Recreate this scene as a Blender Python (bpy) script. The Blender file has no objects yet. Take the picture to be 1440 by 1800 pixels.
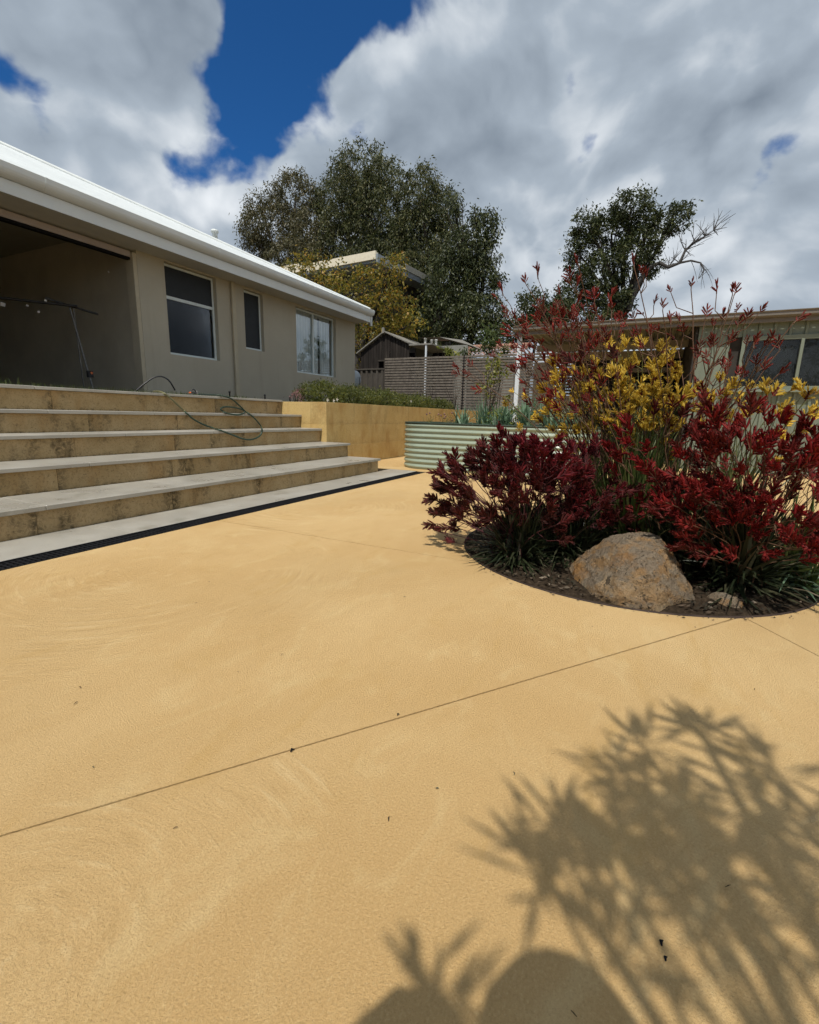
import bpy, bmesh, math, random
import numpy as np
from mathutils import Vector, Matrix, Quaternion

S = bpy.context.scene
COL = S.collection
# ------------------------------------------------------------------ camera
FPX, YAW, PITCH, ROLL, HC = 825.74, math.radians(26.15), math.radians(11.63), math.radians(-1.4), 0.83
_f = np.array([math.cos(PITCH)*math.cos(YAW), math.cos(PITCH)*math.sin(YAW), -math.sin(PITCH)])
_r = np.array([math.sin(YAW), -math.cos(YAW), 0.0]); _d = np.cross(_f, _r)
_c, _s = math.cos(ROLL), math.sin(ROLL)
RC = np.array([_c*_r+_s*_d, -_s*_r+_c*_d, _f])
cam = bpy.data.cameras.new('camera'); camo = bpy.data.objects.new('camera', cam); COL.objects.link(camo)
cam.sensor_fit = 'HORIZONTAL'; cam.sensor_width = 36; cam.lens = 36*FPX/1440; cam.clip_end = 2000; cam.clip_start = .01
M = Matrix.Identity(4)
for i in range(3):
    M[i][0] = RC[0][i]; M[i][1] = -RC[1][i]; M[i][2] = -RC[2][i]
M[2][3] = HC
camo.matrix_world = M
S.camera = camo
def ray(x, y): return RC.T @ np.array([(x-720)/FPX, (y-900)/FPX, 1.0])
C0 = np.array([0, 0, HC])
def atZ(x, y, z=0.0): d = ray(x, y); return C0+d*(z-HC)/d[2]
def atY(x, y, Y): d = ray(x, y); return C0+d*Y/d[1]
def atX(x, y, X): d = ray(x, y); return C0+d*X/d[0]

# ------------------------------------------------------------------ light
ELEV = math.radians(60); SH = Vector((0.972, 0.235))   # direction shadows fall
sd = Vector((SH.x*math.cos(ELEV), SH.y*math.cos(ELEV), -math.sin(ELEV)))
sl = bpy.data.lights.new('sun', 'SUN'); sl.energy = 4.1; sl.angle = math.radians(.53); sl.color = (1, .955, .88)
so = bpy.data.objects.new('sun', sl); COL.objects.link(so); so.rotation_euler = sd.to_track_quat('-Z', 'Y').to_euler()
so.location = (0, 0, 30)
S.view_settings.view_transform = 'Standard'; S.view_settings.look = 'None'
S.cycles.use_adaptive_sampling = True; S.cycles.adaptive_threshold = .03; S.cycles.max_bounces = 5; S.cycles.diffuse_bounces = 3; S.cycles.glossy_bounces = 2; S.cycles.transmission_bounces = 2; S.cycles.transparent_max_bounces = 8
S.view_settings.exposure = 0.0; S.view_settings.gamma = 1; S.view_settings.use_curve_mapping = False

def world():
    w = bpy.data.worlds.new('World'); S.world = w; w.use_nodes = True
    nt = w.node_tree; N = nt.nodes; L = nt.links; N.clear()
    def nd(t, **k):
        n = N.new(t)
        for a, b in k.items(): setattr(n, a, b)
        return n
    def math_(op, a, b=None, c=None, clamp=False):
        n = nd('ShaderNodeMath', operation=op); n.use_clamp = clamp
        for i, v in enumerate((a, b, c)):
            if v is None: continue
            if isinstance(v, (int, float)): n.inputs[i].default_value = v
            else: L.new(v, n.inputs[i])
        return n.outputs[0]
    def vmath(op, a, b):
        n = nd('ShaderNodeVectorMath', operation=op)
        for i, v in enumerate((a, b)):
            if isinstance(v, (tuple, list)): n.inputs[i].default_value = v
            else: L.new(v, n.inputs[i])
        return n
    sky = nd('ShaderNodeTexSky', sky_type='NISHITA'); sky.sun_disc = False
    sky.sun_elevation = ELEV; sky.sun_rotation = math.atan2(-SH.x, -SH.y)
    sky.altitude = 3000; sky.air_density = 1.0; sky.dust_density = .15; sky.ozone_density = 4.0
    tc = nd('ShaderNodeTexCoord'); g = tc.outputs['Generated']
    sep = nd('ShaderNodeSeparateXYZ'); L.new(g, sep.inputs[0])
    zz = math_('ADD', math_('MAXIMUM', sep.outputs[2], 0.0), .22)
    comb = nd('ShaderNodeCombineXYZ')
    L.new(math_('DIVIDE', sep.outputs[0], zz), comb.inputs[0]); L.new(math_('DIVIDE', sep.outputs[1], zz), comb.inputs[1])
    P = vmath('MULTIPLY', g, (1, 1, 1.35)).outputs[0]
    def noise(vec, scale, detail, rough, off=(0, 0, 0), dist=0):
        n = nd('ShaderNodeTexNoise'); n.inputs['Scale'].default_value = scale; n.inputs['Detail'].default_value = detail
        n.inputs['Roughness'].default_value = rough; n.inputs['Distortion'].default_value = dist
        L.new(vmath('ADD', vec, off).outputs[0], n.inputs['Vector']); return n.outputs['Fac']
    def puff(vec, det):
        n = noise(vec, 5.2, det, .5, (1.7, .3, 2.2)); return math_('ABSOLUTE', math_('SUBTRACT', n, .5))
    def warp(vec, amt, sc=3.0, det=2):
        n = nd('ShaderNodeTexNoise'); n.inputs['Scale'].default_value = sc; n.inputs['Detail'].default_value = det; L.new(vec, n.inputs['Vector'])
        d = vmath('SUBTRACT', n.outputs['Color'], (.5, .5, .5)); q = vmath('SCALE', d.outputs[0], (0, 0, 0)); q.inputs['Scale'].default_value = amt
        return vmath('ADD', vec, q.outputs[0]).outputs[0]
    PW = warp(P, .16)
    def density(vec, d1, d2):
        n1 = noise(vec, 2.1, d1, .56, (3.1, 7.7, 1.4))
        return math_('SUBTRACT', math_('ADD', n1, .14), math_('MULTIPLY', puff(vec, d2), .55))
    dens = density(PW, 9, 4)
    tosun = (-SH.x*math.cos(ELEV)*.05, -SH.y*math.cos(ELEV)*.05, math.sin(ELEV)*.055)
    dens_s = density(vmath('ADD', PW, tosun).outputs[0], 4, 2)
    bias = None; gw = warp(g, .20, 5.5, 5)
    for px, py, rad, amp in HOLES:
        d0 = ray(px, py); d0 = d0/np.linalg.norm(d0)
        dt = vmath('DISTANCE', gw, tuple(d0)).outputs['Value']
        q = math_('DIVIDE', dt, rad); q = math_('MULTIPLY', q, q)
        e = math_('MULTIPLY', math_('EXPONENT', math_('MULTIPLY', q, -1.0)), amp)
        bias = e if bias is None else math_('ADD', bias, e)
    full = math_('ADD', dens, bias)
    def smooth(v, a, b):
        n = nd('ShaderNodeMapRange', interpolation_type='SMOOTHSTEP'); L.new(v, n.inputs[0])
        n.inputs[1].default_value = a; n.inputs[2].default_value = b; return n.outputs[0]
    alpha = smooth(full, .44, .57)
    core = smooth(full, .52, .85)
    lit = math_('SUBTRACT', dens, dens_s)
    big = noise(P, 1.6, 2, .5, (9.3, 4.2, 2.0))
    shade = math_('ADD', math_('MULTIPLY', lit, 1.75), math_('MULTIPLY', big, .95))
    shade = math_('ADD', math_('SUBTRACT', shade, math_('MULTIPLY', core, .10)), .07)
    rp = nd('ShaderNodeValToRGB'); L.new(shade, rp.inputs[0])
    e = rp.color_ramp.elements; e[0].position = .08; e[0].color = (.19, .235, .295, 1); e[1].position = .80; e[1].color = (.85, .89, .93, 1)
    m_ = e.new(.48); m_.color = (.40, .465, .54, 1)
    cl = vmath('SCALE', rp.outputs[0], (0, 0, 0)); cl.inputs['Scale'].default_value = 1/WSTR
    mix = nd('ShaderNodeMix', data_type='RGBA'); L.new(alpha, mix.inputs[0])
    deep = vmath('MULTIPLY', sky.outputs[0], (.26, .74, 1.12))
    L.new(deep.outputs[0], mix.inputs[6]); L.new(cl.outputs[0], mix.inputs[7])
    bg = nd('ShaderNodeBackground'); bg.inputs[1].default_value = WSTR; L.new(mix.outputs[2], bg.inputs[0])
    out = nd('ShaderNodeOutputWorld'); L.new(bg.outputs[0], out.inputs[0])
WSTR = .10
HOLES = [(520, 30, .15, -.34), (470, 170, .085, -.30), (650, 10, .12, -.30), (440, 250, .06, -.22), (390, 140, .05, -.12), (330, 310, .06, -.20), (1020, 290, .045, -.34),
         (1060, 240, .035, -.26), (1010, 120, .045, -.24), (1340, 325, .05, -.25), (1410, 312, .035, -.2), (-20, 115, .05, -.26), (630, 255, .025, -.12), (300, 330, .05, -.08), (1000, 180, .03, -.12),
         (150, 120, .28, .16), (850, 200, .25, .14), (1250, 120, .35, .14), (1200, 450, .3, .12), (560, 320, .09, .12), (690, 130, .075, .18), (610, 150, .05, .16), (640, 90, .045, .22), (250, 250, .13, .10)]
world()

# ------------------------------------------------------------------ materials
MATS = {}
class NT:
    def __init__(s, name):
        s.m = bpy.data.materials.new(name); s.m.use_nodes = True; s.t = s.m.node_tree; s.N = s.t.nodes; s.L = s.t.links
        s.b = s.N['Principled BSDF']; s.out = s.N['Material Output']
        s.tc = s.N.new('ShaderNodeTexCoord'); s.obj = s.tc.outputs['Object']
        s.geo = s.N.new('ShaderNodeNewGeometry'); s.pos = s.geo.outputs['Position']
    def link(s, a, b):
        if isinstance(a, (int, float)): b.default_value = a
        elif isinstance(a, tuple): b.default_value = a if len(a) != 3 or b.type == 'VECTOR' else (*a, 1)
        else: s.L.new(a, b)
    def noise(s, scale, detail=4, rough=.55, vec=None, dist=0, stretch=None, lo=None, hi=None):
        v = vec or s.pos
        if stretch:
            mp = s.N.new('ShaderNodeMapping'); s.L.new(v, mp.inputs[0]); mp.inputs['Scale'].default_value = stretch; v = mp.outputs[0]
        n = s.N.new('ShaderNodeTexNoise'); s.L.new(v, n.inputs['Vector'])
        n.inputs['Scale'].default_value = scale; n.inputs['Detail'].default_value = detail; n.inputs['Roughness'].default_value = rough; n.inputs['Distortion'].default_value = dist
        o = n.outputs['Fac']
        return s.rng(o, lo, hi) if lo is not None else o
    def rng(s, v, lo, hi, a=0., b=1.):
        n = s.N.new('ShaderNodeMapRange'); n.interpolation_type = 'SMOOTHSTEP'; s.L.new(v, n.inputs[0])
        n.inputs[1].default_value = lo; n.inputs[2].default_value = hi; n.inputs[3].default_value = a; n.inputs[4].default_value = b; return n.outputs[0]
    def mix(s, f, a, b, mode='MIX'):
        n = s.N.new('ShaderNodeMix'); n.data_type = 'RGBA'; n.blend_type = mode
        s.link(f, n.inputs[0]); s.link(a, n.inputs[6]); s.link(b, n.inputs[7]); return n.outputs[2]
    def mth(s, op, a, b=0., clamp=False):
        n = s.N.new('ShaderNodeMath'); n.operation = op; n.use_clamp = clamp; s.link(a, n.inputs[0]); s.link(b, n.inputs[1]); return n.outputs[0]
    def bump(s, h, strength=.3, dist=.01, prev=None):
        n = s.N.new('ShaderNodeBump'); n.inputs['Strength'].default_value = strength; n.inputs['Distance'].default_value = dist
        s.L.new(h, n.inputs['Height'])
        if prev is not None: s.L.new(prev, n.inputs['Normal'])
        s.L.new(n.outputs[0], s.b.inputs['Normal']); return n.outputs[0]
    def ramp(s, f, stops):
        n = s.N.new('ShaderNodeValToRGB'); s.L.new(f, n.inputs[0]); e = n.color_ramp.elements
        for i, (p, c) in enumerate(stops):
            el = e[i] if i < 2 else e.new(p)
            el.position = p; el.color = (*c, 1)
        return n.outputs[0]
    def fin(s, col, rough=.7, spec=.3, metal=0.):
        s.link(col, s.b.inputs['Base Color']); s.link(rough, s.b.inputs['Roughness'])
        s.b.inputs['Specular IOR Level'].default_value = spec; s.b.inputs['Metallic'].default_value = metal
        return s.m
def plain(name, col, rough=.6, spec=.3, var=.12, scale=6, bump=0., metal=0., bscale=60):
    k = NT(name); n = k.noise(scale, 5, .6)
    c = k.mix(k.rng(n, .3, .7), tuple(v*(1-var) for v in col), tuple(min(1, v*(1+var)) for v in col))
    if bump: k.bump(k.noise(bscale, 4, .6), bump, .004)
    MATS[name] = k.fin(c, rough, spec, metal); return MATS[name]
def leafmat(name, stops, rough=.5, trans=.3, spec=.35, oid=0.):
    k = NT(name); oi = k.N.new('ShaderNodeObjectInfo'); rp = k.ramp(k.geo.outputs['Random Per Island'], stops)
    big = k.noise(.9, 3, .5)
    c = k.mix(k.rng(big, .35, .7), k.mix(.5, rp, (.015, .022, .008)), rp)  # dark patches paint shaded clumps between sunlit ones into the leaf colour
    if oid: c = k.mix(k.mth('MULTIPLY', k.rng(oi.outputs['Random'], .35, 1.), oid), c, (.035, .012, .008))
    m = k.fin(c, rough, spec)
    tr = k.N.new('ShaderNodeBsdfTranslucent'); k.L.new(k.mix(.5, rp, rp, 'ADD'), tr.inputs[0])
    ms = k.N.new('ShaderNodeMixShader'); ms.inputs[0].default_value = trans
    k.L.new(k.b.outputs[0], ms.inputs[1]); k.L.new(tr.outputs[0], ms.inputs[2]); k.L.new(ms.outputs[0], k.out.inputs[0])
    MATS[name] = m; return m

def m_concrete():
    k = NT('concrete')
    big = k.noise(.75, 5, .6, dist=.6); mid = k.noise(3.2, 5, .65, dist=1.2, stretch=(1, 1.6, 1)); fine = k.noise(240, 3, .7)
    c = k.mix(k.rng(big, .3, .72), (.495, .316, .128), (.570, .388, .176))
    c = k.mix(k.mth('MULTIPLY', k.rng(mid, .50, .72), .5), c, (.60, .44, .215))
    c = k.mix(k.mth('MULTIPLY', k.noise(5.5, 6, .7, dist=.5, lo=.58, hi=.78), .28), c, (.37, .235, .065))
    # worn, greyer zone and speckle of exposed sand
    c = k.mix(k.mth('MULTIPLY', k.noise(.55, 3, .5, lo=.45, hi=.62), .22), c, (.46, .335, .165))
    sp = k.noise(420, 2, .6, lo=.63, hi=.72); c = k.mix(k.mth('MULTIPLY', sp, .45), c, (.17, .10, .03))
    sp2 = k.noise(300, 2, .6, lo=.66, hi=.74); c = k.mix(k.mth('MULTIPLY', sp2, .35), c, (.70, .58, .36))
    gr_ = k.noise(190, 4, .7); c = k.mix(k.mth('MULTIPLY', k.rng(gr_, .50, .68), .30), c, (.29, .18, .065)); c = k.mix(k.mth('MULTIPLY', k.rng(gr_, .48, .32), .24), c, (.74, .57, .31))
    c = k.mix(k.mth('MULTIPLY', k.noise(1.6, 6, .7, dist=1.5, stretch=(1, 2.4, 1), lo=.52, hi=.70), .34), c, (.45, .275, .085))
    # trowel swirls: noise stretched along arcs about a few sweep centres
    sp_ = k.N.new('ShaderNodeSeparateXYZ'); k.L.new(k.pos, sp_.inputs[0]); hs = None
    for (cx, cy, r0, r1, sd_) in ((.15, .80, .15, .95, 0.), (1.5, 2.3, .3, 1.6, 4.), (3.4, 2.6, .3, 1.5, 8.), (.3, -1.2, .4, 1.7, 12.)):
        dx = k.mth('SUBTRACT', sp_.outputs[0], cx); dy = k.mth('SUBTRACT', sp_.outputs[1], cy)
        r = k.mth('SQRT', k.mth('ADD', k.mth('MULTIPLY', dx, dx), k.mth('MULTIPLY', dy, dy))); th = k.mth('ARCTAN2', dy, dx)
        cb = k.N.new('ShaderNodeCombineXYZ'); k.L.new(k.mth('MULTIPLY', r, 34.), cb.inputs[0]); k.L.new(k.mth('MULTIPLY', th, 2.2), cb.inputs[1]); cb.inputs[2].default_value = sd_
        nz = k.noise(1., 5, .68, vec=cb.outputs[0]); msk = k.mth('MULTIPLY', k.rng(r, r1, r1*.55), k.noise(1.3, 3, .5, lo=.40, hi=.58))
        h = k.mth('MULTIPLY', k.mth('SUBTRACT', nz, .5), msk); hs = h if hs is None else k.mth('ADD', hs, h)
    c = k.mix(k.rng(hs, .03, .16, 0., .30), c, (.68, .52, .28)); c = k.mix(k.rng(hs, -.03, -.16, 0., .30), c, (.36, .225, .08))
    b1 = k.bump(hs, .55, .010)
    b2 = k.bump(k.noise(170, 5, .75), .7, .006, b1)
    k.bump(fine, .6, .004, b2)
    return k.fin(c, k.rng(mid, .3, .7, .62, .8), .3)
MATS['concrete'] = m_concrete()

def m_limestone(name, a, b, stain, rust=.35):
    k = NT(name)
    n = k.noise(2.2, 6, .65, dist=.5); f = k.noise(38, 5, .7)
    oi = k.N.new('ShaderNodeObjectInfo')
    c = k.mix(k.rng(n, .3, .7), a, b)
    c = k.mix(k.mth('MULTIPLY', oi.outputs['Random'], .3), c, tuple(v*.72 for v in b))
    c = k.mix(k.mth('MULTIPLY', k.noise(4, 4, .6, stretch=(1, 1, .35), lo=.5, hi=.72), rust), c, (.34, .17, .045))
    c = k.mix(k.mth('MULTIPLY', k.rng(f, .5, .75), .5), c, tuple(v*.55 for v in a))
    c = k.mix(k.mth('MULTIPLY', k.noise(60, 6, .8, dist=.6, lo=.50, hi=.66), .55*min(1, stain+.2)), c, (.11, .075, .035))
    off = k.N.new('ShaderNodeVectorMath'); off.operation = 'ADD'; k.L.new(k.pos, off.inputs[0])
    cx = k.N.new('ShaderNodeCombineXYZ'); k.L.new(k.mth('MULTIPLY', oi.outputs['Random'], 37.), cx.inputs[0]); k.L.new(cx.outputs[0], off.inputs[1]); V = off.outputs[0]
    sx = k.N.new('ShaderNodeSeparateXYZ'); k.L.new(k.tc.outputs['Generated'], sx.inputs[0])
    edge = k.rng(k.mth('ADD', k.mth('ABSOLUTE', k.mth('SUBTRACT', sx.outputs[0], .5)), k.mth('MULTIPLY', k.noise(5, 3, .6, vec=V, stretch=(1, 1, .4)), .22)), .50, .62)
    wet = k.mth('MULTIPLY', edge, k.mth('GREATER_THAN', oi.outputs['Random'], .74))
    st = k.mth('MULTIPLY', k.mth('MAXIMUM', k.noise(3.4, 5, .65, vec=V, stretch=(1, 1, .45), lo=.50, hi=.68), wet), k.noise(21, 6, .78, vec=V, dist=.8, lo=.36, hi=.60))
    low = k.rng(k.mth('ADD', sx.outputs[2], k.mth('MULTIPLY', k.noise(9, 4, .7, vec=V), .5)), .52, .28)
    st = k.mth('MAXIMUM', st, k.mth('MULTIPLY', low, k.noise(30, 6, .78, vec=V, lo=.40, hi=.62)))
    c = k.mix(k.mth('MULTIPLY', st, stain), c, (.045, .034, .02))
    b1 = k.bump(f, .5, .012); k.bump(k.noise(150, 3, .7), .35, .004, b1)
    return k.fin(c, .9, .15)
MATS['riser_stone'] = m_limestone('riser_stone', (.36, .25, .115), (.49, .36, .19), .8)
MATS['wall_stone'] = m_limestone('wall_stone', (.50, .34, .125), (.58, .42, .18), .22, .5)
def m_tread():
    k = NT('tread_stone'); n = k.noise(2.4, 5, .6); oi = k.N.new('ShaderNodeObjectInfo')
    c = k.mix(k.rng(n, .3, .7), (.31, .29, .245), (.40, .375, .32)); c = k.mix(k.mth('MULTIPLY', oi.outputs['Random'], .35), c, (.31, .29, .245))
    c = k.mix(k.mth('MULTIPLY', k.noise(180, 3, .7, lo=.5, hi=.7), .3), c, (.19, .175, .14))
    c = k.mix(k.mth('MULTIPLY', k.noise(3.1, 5, .6, lo=.6, hi=.68), .35), c, (.16, .145, .10))
    k.bump(k.noise(220, 3, .7), .12, .003)
    return k.fin(c, k.rng(n, .3, .7, .26, .42), .55)
MATS['tread_stone'] = m_tread()
def m_rock():
    k = NT('rock'); n = k.noise(5.5, 6, .7, dist=.8); f = k.noise(70, 6, .75); g = k.noise(16, 6, .7, dist=.6)
    c = k.mix(k.rng(n, .35, .65), (.36, .215, .095), (.42, .30, .17))
    sz = k.N.new('ShaderNodeSeparateXYZ'); k.L.new(k.geo.outputs['Normal'], sz.inputs[0])
    lich = k.rng(k.mth('ADD', k.noise(7, 5, .7), k.mth('MULTIPLY', sz.outputs[2], .22)), .52, .68)
    c = k.mix(k.mth('MULTIPLY', lich, .6), c, (.20, .19, .16))
    c = k.mix(k.mth('MULTIPLY', k.rng(f, .50, .66), .75), c, (.05, .038, .022))
    c = k.mix(k.mth('MULTIPLY', k.rng(g, .58, .7), .5), c, (.47, .36, .24))
    c = k.mix(k.mth('MULTIPLY', k.noise(4.2, 5, .65, lo=.50, hi=.64), .75), c, (.40, .20, .06))
    c = k.mix(k.mth('MULTIPLY', k.noise(9, 6, .75, dist=1.5, lo=.57, hi=.63), .85), c, (.045, .035, .025))
    b1 = k.bump(g, 1., .05); k.bump(f, 1., .02, b1)
    return k.fin(c, .85, .25)
MATS['rock'] = m_rock()
def m_soil():
    k = NT('soil'); f = k.noise(45, 6, .75); c = k.ramp(f, [(.3, (.016, .011, .007)), (.55, (.05, .035, .022)), (.72, (.12, .085, .055))])
    k.bump(f, .9, .02); return k.fin(c, .95, .1)
MATS['soil'] = m_soil()
def m_weather():
    k = NT('weathered_timber'); oi = k.N.new('ShaderNodeObjectInfo')
    n = k.noise(6, 6, .7, stretch=(1, 1, .12)); c = k.ramp(n, [(.3, (.012, .010, .009)), (.6, (.035, .029, .025)), (.75, (.10, .085, .07))])
    c = k.mix(k.mth('MULTIPLY', oi.outputs['Random'], .5), c, (.02, .018, .016)); k.bump(n, .5, .01); return k.fin(c, .9, .1)
MATS['weathered_timber'] = m_weather()
plain('ground_earth', (.16, .13, .08), .95, .1, .3, 1.2)
plain('dark_gap', (.03, .022, .012), .95, .1)
plain('cream_render', (.42, .385, .295), .88, .15, .07, .9, .25, bscale=160)
def m_cream():
    k = NT('cream_render'); big = k.noise(.7, 5, .6); st = k.noise(5, 5, .65, stretch=(1, 1, .07)); sp = k.noise(2.2, 6, .7)
    c = k.mix(k.rng(big, .3, .7), (.40, .365, .28), (.445, .41, .318)); c = k.mix(k.mth('MULTIPLY', k.rng(st, .52, .72), .22), c, (.27, .245, .18)); c = k.mix(k.mth('MULTIPLY', k.rng(sp, .6, .75), .12), c, (.30, .27, .20))
    b1 = k.bump(k.noise(14, 4, .6), .25, .01); k.bump(k.noise(190, 4, .7), .5, .004, b1)
    MATS['cream_render'] = k.fin(c, .88, .15)
m_cream()
plain('inside_render', (.42, .375, .28), .9, .1, .08, 1.5)
plain('ceiling_board', (.30, .29, .23), .9, .1, .05)
plain('white_steel', (.62, .65, .63), .42, .45, .03, 2)
plain('roof_white', (.60, .63, .62), .5, .4, .05, 3)
plain('soffit_white', (.52, .52, .47), .7, .2, .03)
plain('frame_white', (.60, .66, .64), .45, .4, .03)
plain('pink_beam', (.40, .345, .315), .6, .3, .05)
plain('cream_beam', (.44, .39, .28), .7, .2, .05)
plain('drain_black', (.010, .010, .011), .9, .1, .2)
plain('hose_green', (.022, .045, .026), .35, .5, .15)
plain('hose_olive', (.16, .15, .07), .4, .5, .15)
plain('hose_black', (.012, .013, .014), .4, .5, .1)
plain('brass', (.45, .30, .09), .35, .5, .1, metal=.7)
plain('orange_plastic', (.65, .16, .04), .45, .4, .08)
plain('black_plastic', (.015, .015, .016), .45, .4, .1)
plain('dark_metal', (.035, .033, .03), .5, .4, .15)
plain('leg_grey', (.14, .135, .12), .4, .5, .1)
plain('paper_white', (.55, .54, .50), .8, .2, .1)
plain('reel_grey', (.38, .43, .46), .45, .4, .06)
plain('bed_green', (.28, .33, .25), .30, .55, .05, 2.5)
plain('bed_rim', (.03, .045, .03), .5, .3)
plain('fence_slat', (.150, .130, .108), .85, .15, .25, 9)
plain('fence_post', (.05, .043, .035), .85, .15, .2)
plain('corr_fence', (.075, .066, .055), .6, .3, .12)
plain('fascia_cream', (.72, .65, .50), .7, .2, .05)
plain('fascia_shade', (.22, .25, .27), .6, .3, .06)  # shaded copy of the cream fascia: shade on the unlit side put into colour
plain('neighbour_wall', (.055, .05, .045), .9, .1, .15)
plain('neighbour_render', (.22, .22, .195), .8, .2, .06)
plain('old_roof', (.20, .19, .165), .75, .2, .12)
plain('terracotta', (.32, .185, .135), .85, .15, .3, 7)
plain('shed_green', (.165, .19, .145), .5, .35, .05, 2)
plain('shed_trim', (.17, .195, .15), .5, .35, .05)
plain('shed_fascia', (.155, .138, .118), .45, .4, .05)
plain('patio_sheet', (.17, .165, .12), .5, .35, .08)
plain('patio_dark', (.045, .04, .035), .8, .15, .2)
plain('patio_board', (.26, .23, .19), .7, .2, .06)
plain('post_white', (.60, .64, .67), .4, .4, .03)
plain('curtain_white', (.62, .64, .62), .9, .1, .04)
plain('dark_backing', (.018, .02, .021), .5, .35, .1)
plain('fly_screen', (.022, .025, .027), .6, .3, .1)
plain('bark_grey', (.115, .095, .075), .95, .1, .35, 5, .6, bscale=20)
plain('bark_dark', (.04, .033, .026), .95, .1, .3, 5)
plain('bark_dead', (.075, .07, .066), .9, .1, .2, 5)
plain('steel_edge', (.035, .022, .016), .75, .3, .3, 14)
plain('stalk_red', (.105, .055, .03), .6, .3, .3, 20)
plain('stalk_dark', (.075, .022, .024), .6, .3, .3, 20)
plain('stalk_green', (.13, .135, .045), .6, .3, .3, 20)
plain('flower_white', (.8, .8, .76), .6, .2)
plain('dry_head', (.22, .12, .12), .8, .1, .3)
plain('twig_brown', (.07, .045, .025), .85, .1, .3)
plain('skin', (.45, .27, .19), .6, .3); plain('shirt_grey', (.2, .22, .26), .85, .1); plain('hair_brown', (.05, .03, .02), .7, .2)
def petal(name, stops, trans=.12):
    m = leafmat(name, stops, .6, trans, .2, .6); return m
petal('petal_burgundy', [(0., (.05, .004, .008)), (.5, (.10, .007, .012)), (1., (.19, .016, .022))])
petal('petal_red', [(0., (.085, .004, .006)), (.5, (.19, .008, .012)), (1., (.36, .022, .022))])
petal('petal_scarlet', [(0., (.10, .005, .006)), (.5, (.21, .010, .010)), (1., (.36, .03, .018))])
petal('petal_yellow', [(0., (.62, .40, .04)), (.5, (.78, .55, .06)), (1., (.85, .64, .14))], .25)
leafmat('paw_leaf', [(0., (.030, .055, .014)), (.6, (.080, .12, .028)), (.93, (.17, .18, .06)), (1., (.30, .22, .12))], .42, .2)
leafmat('paw_leaf_dark', [(0., (.012, .018, .009)), (.6, (.026, .036, .015)), (.92, (.075, .07, .04)), (1., (.20, .16, .11))], .42, .08)  # shade inside the dense clumps put into the leaf colour
leafmat('gum_leaf', [(0., (.028, .038, .011)), (.5, (.072, .084, .026)), (1., (.19, .175, .07))], .5, .25)
leafmat('gum_leaf_warm', [(0., (.040, .042, .016)), (.5, (.095, .088, .036)), (1., (.20, .165, .085))], .5, .25)
leafmat('dark_leaf', [(0., (.020, .030, .009)), (.6, (.052, .066, .020)), (1., (.14, .145, .05))], .5, .2)
leafmat('yellow_leaf', [(0., (.07, .08, .012)), (.5, (.22, .19, .026)), (.85, (.38, .27, .04)), (1., (.42, .20, .03))], .5, .35)
leafmat('lime_leaf', [(0., (.09, .12, .02)), (.6, (.22, .24, .045)), (1., (.38, .35, .09))], .5, .35)
leafmat('shrub_leaf', [(0., (.035, .055, .015)), (.6, (.075, .105, .028)), (1., (.15, .17, .05))], .5, .3)
leafmat('hedge_leaf', [(0., (.05, .068, .014)), (.6, (.125, .145, .028)), (1., (.21, .20, .045))], .5, .3)
leafmat('bluegreen_leaf', [(0., (.09, .16, .09)), (.6, (.17, .27, .17)), (1., (.30, .40, .27))], .45, .25)
leafmat('grass_blade', [(0., (.05, .08, .015)), (.6, (.10, .14, .03)), (1., (.20, .20, .07))], .6, .3)
leafmat('mulch_chip', [(0., (.018, .011, .007)), (.5, (.06, .038, .025)), (.9, (.15, .10, .07)), (1., (.34, .27, .2))], .9, 0.)
def m_glass(name, f, tc_):
    k = NT(name); N, L = k.N, k.L
    gl = N.new('ShaderNodeBsdfGlossy'); gl.inputs['Roughness'].default_value = .02; gl.inputs[0].default_value = (.9, .95, 1, 1)
    tr = N.new('ShaderNodeBsdfTransparent'); tr.inputs[0].default_value = (*tc_, 1)
    lw = N.new('ShaderNodeFresnel'); lw.inputs[0].default_value = 1.5
    ms = N.new('ShaderNodeMixShader'); L.new(k.mth('MULTIPLY', lw.outputs[0], f, True), ms.inputs[0]); L.new(tr.outputs[0], ms.inputs[1]); L.new(gl.outputs[0], ms.inputs[2]); L.new(ms.outputs[0], k.out.inputs[0])
    MATS[name] = k.m
m_glass('window_glass', .3, (.90, .92, .92)); m_glass('tinted_glass', .4, (.5, .5, .5))

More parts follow.
